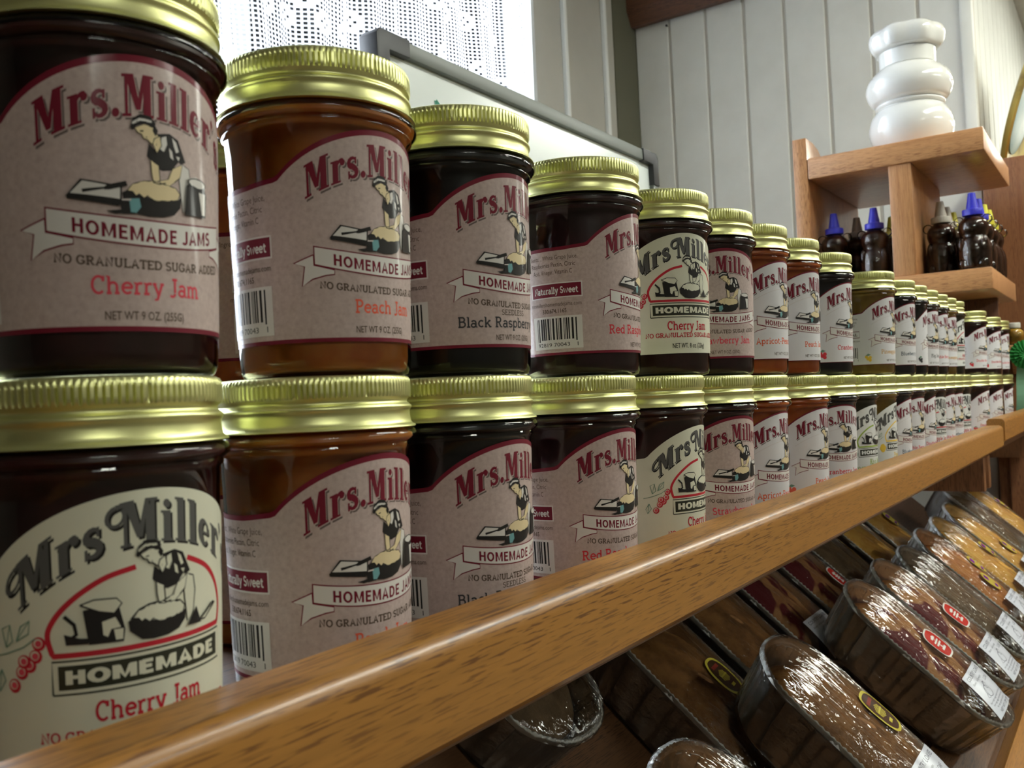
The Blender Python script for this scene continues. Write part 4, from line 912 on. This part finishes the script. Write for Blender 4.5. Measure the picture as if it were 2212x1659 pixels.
def patch(name, lb, cx, cy, rot=0):
    ca, sa = math.cos(rot), math.sin(rot)
    def mp(u, v, ly):
        if name == 'price_label': u, v = u*1.55, v*1.3
        x, y = cx+(u*ca-v*sa)/1000, cy+(u*sa+v*ca)/1000
        return (x, y, film_z(x, y)+.0006+ly*.00003)
    # fine strips in both directions so that the patch follows the dome
    return lb.mesh(name, mp)
def cells(x0, x1, y0, y1, n=8): return [rect(x0+(x1-x0)*i/n, x0+(x1-x0)*(i+1)/n, y0+(y1-y0)*k/n, y0+(y1-y0)*(k+1)/n) for i in range(n) for k in range(n)]
def oval(rx, ry, n=28, rings=4):
    out = []
    pt = lambda t, a: (rx*t*math.copysign(abs(math.cos(a))**.75, math.cos(a)), ry*t*math.copysign(abs(math.sin(a))**.75, math.sin(a)))
    for k in range(rings):
        for i in range(n):
            a, b = 2*PI*i/n, 2*PI*(i+1)/n; q = [pt(k/rings, a), pt((k+1)/rings, a), pt((k+1)/rings, b), pt(k/rings, b)]
            out.append(q if k else q[1:3]+[q[0]])
    return out
def sticker(kind, cx, cy, rot):
    lb = Label()
    if kind == 'red':
        lb.add(oval(20, 18), 'st_white'); lb.add(oval(18, 16.2), 'st_red'); lb.add([rect(-2.6, 2.6, -9, 9), rect(-8, 8, -2.4, -.4), rect(-6, 6, 5.5, 8), rect(-6, 6, -9, -6.5), rect(-8, 8, 1.2, 3)], 'st_white')
    elif kind == 'gold':
        lb.add(oval(17, 21), 'st_gold'); lb.add(oval(14.4, 18.4), 'st_brown'); lb.add([rect(-8, 8, 9.5, 13)], 'st_maroon')
        lb.add([rect(x, x+1.5, -6+abs(x)*.3, 7-abs(x)*.4) for x in (-8, -5.4, -2.8, -.2, 2.4, 5)]+[rect(-8, 8, 0, 1.6), rect(-4, 4, -12, -9)], 'st_gold')
    else:
        lb.add(oval(14, 16), 'st_gold'); lb.add(oval(12.8, 14.8), 'st_yellow')
        lb.add([q for q in (rect(-8, 8, 3, 11), rect(-7, 8, -12, -7))], 'st_purple'); lb.add([rect(-6, 5, -3, .5)], 'st_gold')
    return patch('sticker_'+kind, lb, cx, cy, rot)
def price(cx, cy, rot):
    lb = Label(); lb.add(cells(-25, 25, -19, 19), 'st_paper')
    lb.text(sans('COUNTRY LOAVES', .02), 0, 12.8, 3.6, 40, 'st_text', True); lb.text(sans('Bakery   sold by weight'), -6, 8.6, 1.9, 26, 'st_text', True)
    lb.text(sans('LOAF'), 12, 4.2, 3.2, 10, 'st_text', True); lb.add(ribbon(arc(-6, -1, 6, 4.5, 0, 360, 16), .5), 'st_text', 1); lb.add(ribbon([(-12, -1), (-16, -4), (-11, -5), (-9, 3), (-3, 4.5), (1, 6)], .5), 'st_text'); lb.add(ribbon(arc(-2, 3, 3, 3, 0, 270, 10), .5), 'st_text')
    for k, (y, w) in enumerate(((-8, 40), (-10.6, 36), (-13.2, 28))): lb.text(sans('flour sugar eggs butter milk salt spice'), -1, y, 1.5, w, 'st_text', True)
    lb.text(sans('NET WT 1 LB   2.49'), 2, -17.2, 2.4, 34, 'st_text', True); lb.add([rect(14, 21, -15.6, -15.2), rect(5, 11, -15.6, -15.2)], 'st_text')
    return patch('price_label', lb, cx, cy, rot)
STM = dict(red=sticker('red', .006, -.004, .1), gold=sticker('gold', .026, .0, .15), gold2=sticker('gold', .018, -.006, .1), purple=sticker('purple', .018, .012, .2), red2=sticker('red', .030, -.018, .1), purple2=sticker('purple', -.012, -.015, .2)); PRM = price(.006, -.066, 0); 
def loaf(x, s, kind, words, st_=None, pr=False, lift=0, rz=0, upper=False):
    sl = AL; c = P0+LD*(s+.1025)+NN*(lift-(.0725 if upper else 0))
    t = tag(empty('wrapped_loaf', (x, c.y, c.z)), words, 'loaf', 'wrapped loaves in foil pans')
    t.rotation_euler = (Matrix.Rotation(sl, 3, 'X') @ Matrix.Rotation(rz, 3, 'Z')).to_euler()
    link_mesh('foil_pan', PAN, t); link_mesh('loaf_cake', LOAF[kind], t); pw = link_mesh('plastic_wrap', WRAP, t)
    for k in (st_ if isinstance(st_, tuple) else (st_,) if st_ else ()): link_mesh('sticker', STM[k], pw)['label'] = dict(red='red oval sticker with white print', gold='gold and brown oval sticker', purple='gold-edged sticker with purple print')[k.rstrip('2')]
    if pr: link_mesh('price_label', PRM, pw)['label'] = 'pale blue printed price label'
    return t
loaf(.546, .016, 'brown', 'foil loaf pan at the bottom edge left of the gold-stickered loaves')
loaf(.786, -.118, 'brown', 'dark brown loaf with gold sticker half hidden under the rail', 'gold2', upper=True)
loaf(.792, .000, 'brown', 'large brown crusted loaf with gold sticker in the front row', 'gold', True)
loaf(1.063, .000, 'berry', 'berry-swirled loaf with red sticker and price label, nearest of the swirled pair', 'red', True)
loaf(1.195, -.002, 'berry', 'second berry-swirled loaf with red sticker behind the nearest swirled one', 'red', True)
loaf(1.325, .002, 'dark', 'dark loaf under shiny wrinkled wrap between swirled and golden loaves', None, True)
loaf(1.465, -.004, 'amber', 'golden brown loaf with two purple stickers next to the dark loaf', ('purple', 'purple2'), True)
loaf(1.597, -.006, 'gold', 'golden loaf with purple sticker where the two racks meet', 'purple', True)
loaf(1.745, -.012, 'gold', 'golden loaf with purple sticker on the second rack', 'purple2', True)
loaf(.928, -.148, 'brown', 'brown loaf of the lower layer behind the large brown loaf', None, upper=True)
loaf(1.070, -.150, 'berry', 'berry loaf deep in the shade between two lower-layer loaves', None, True, upper=True)
loaf(1.213, -.146, 'berry', 'berry loaf with red sticker tucked behind the nearest swirled loaf', 'red2', upper=True)
loaf(1.345, -.150, 'dark', 'dark loaf of the lower layer right of the tucked berry loaf', None, upper=True)
loaf(1.503, -.148, 'gold', 'yellow loaf of the lower layer under the rail', None, upper=True)
loaf(1.655, -.146, 'gold', 'yellow loaf with purple sticker of the lower layer under the rail end', 'purple', upper=True)
loaf(.598, -.238, 'dark', 'dark foil pan deep under the rail at bottom centre', None, upper=True)
loaf(1.890, -.050, 'dark', 'dark foil pan on the second rack behind the golden loaf', None)
loaf(2.03, -.040, 'gold', 'golden loaf farthest along the second rack', 'purple')
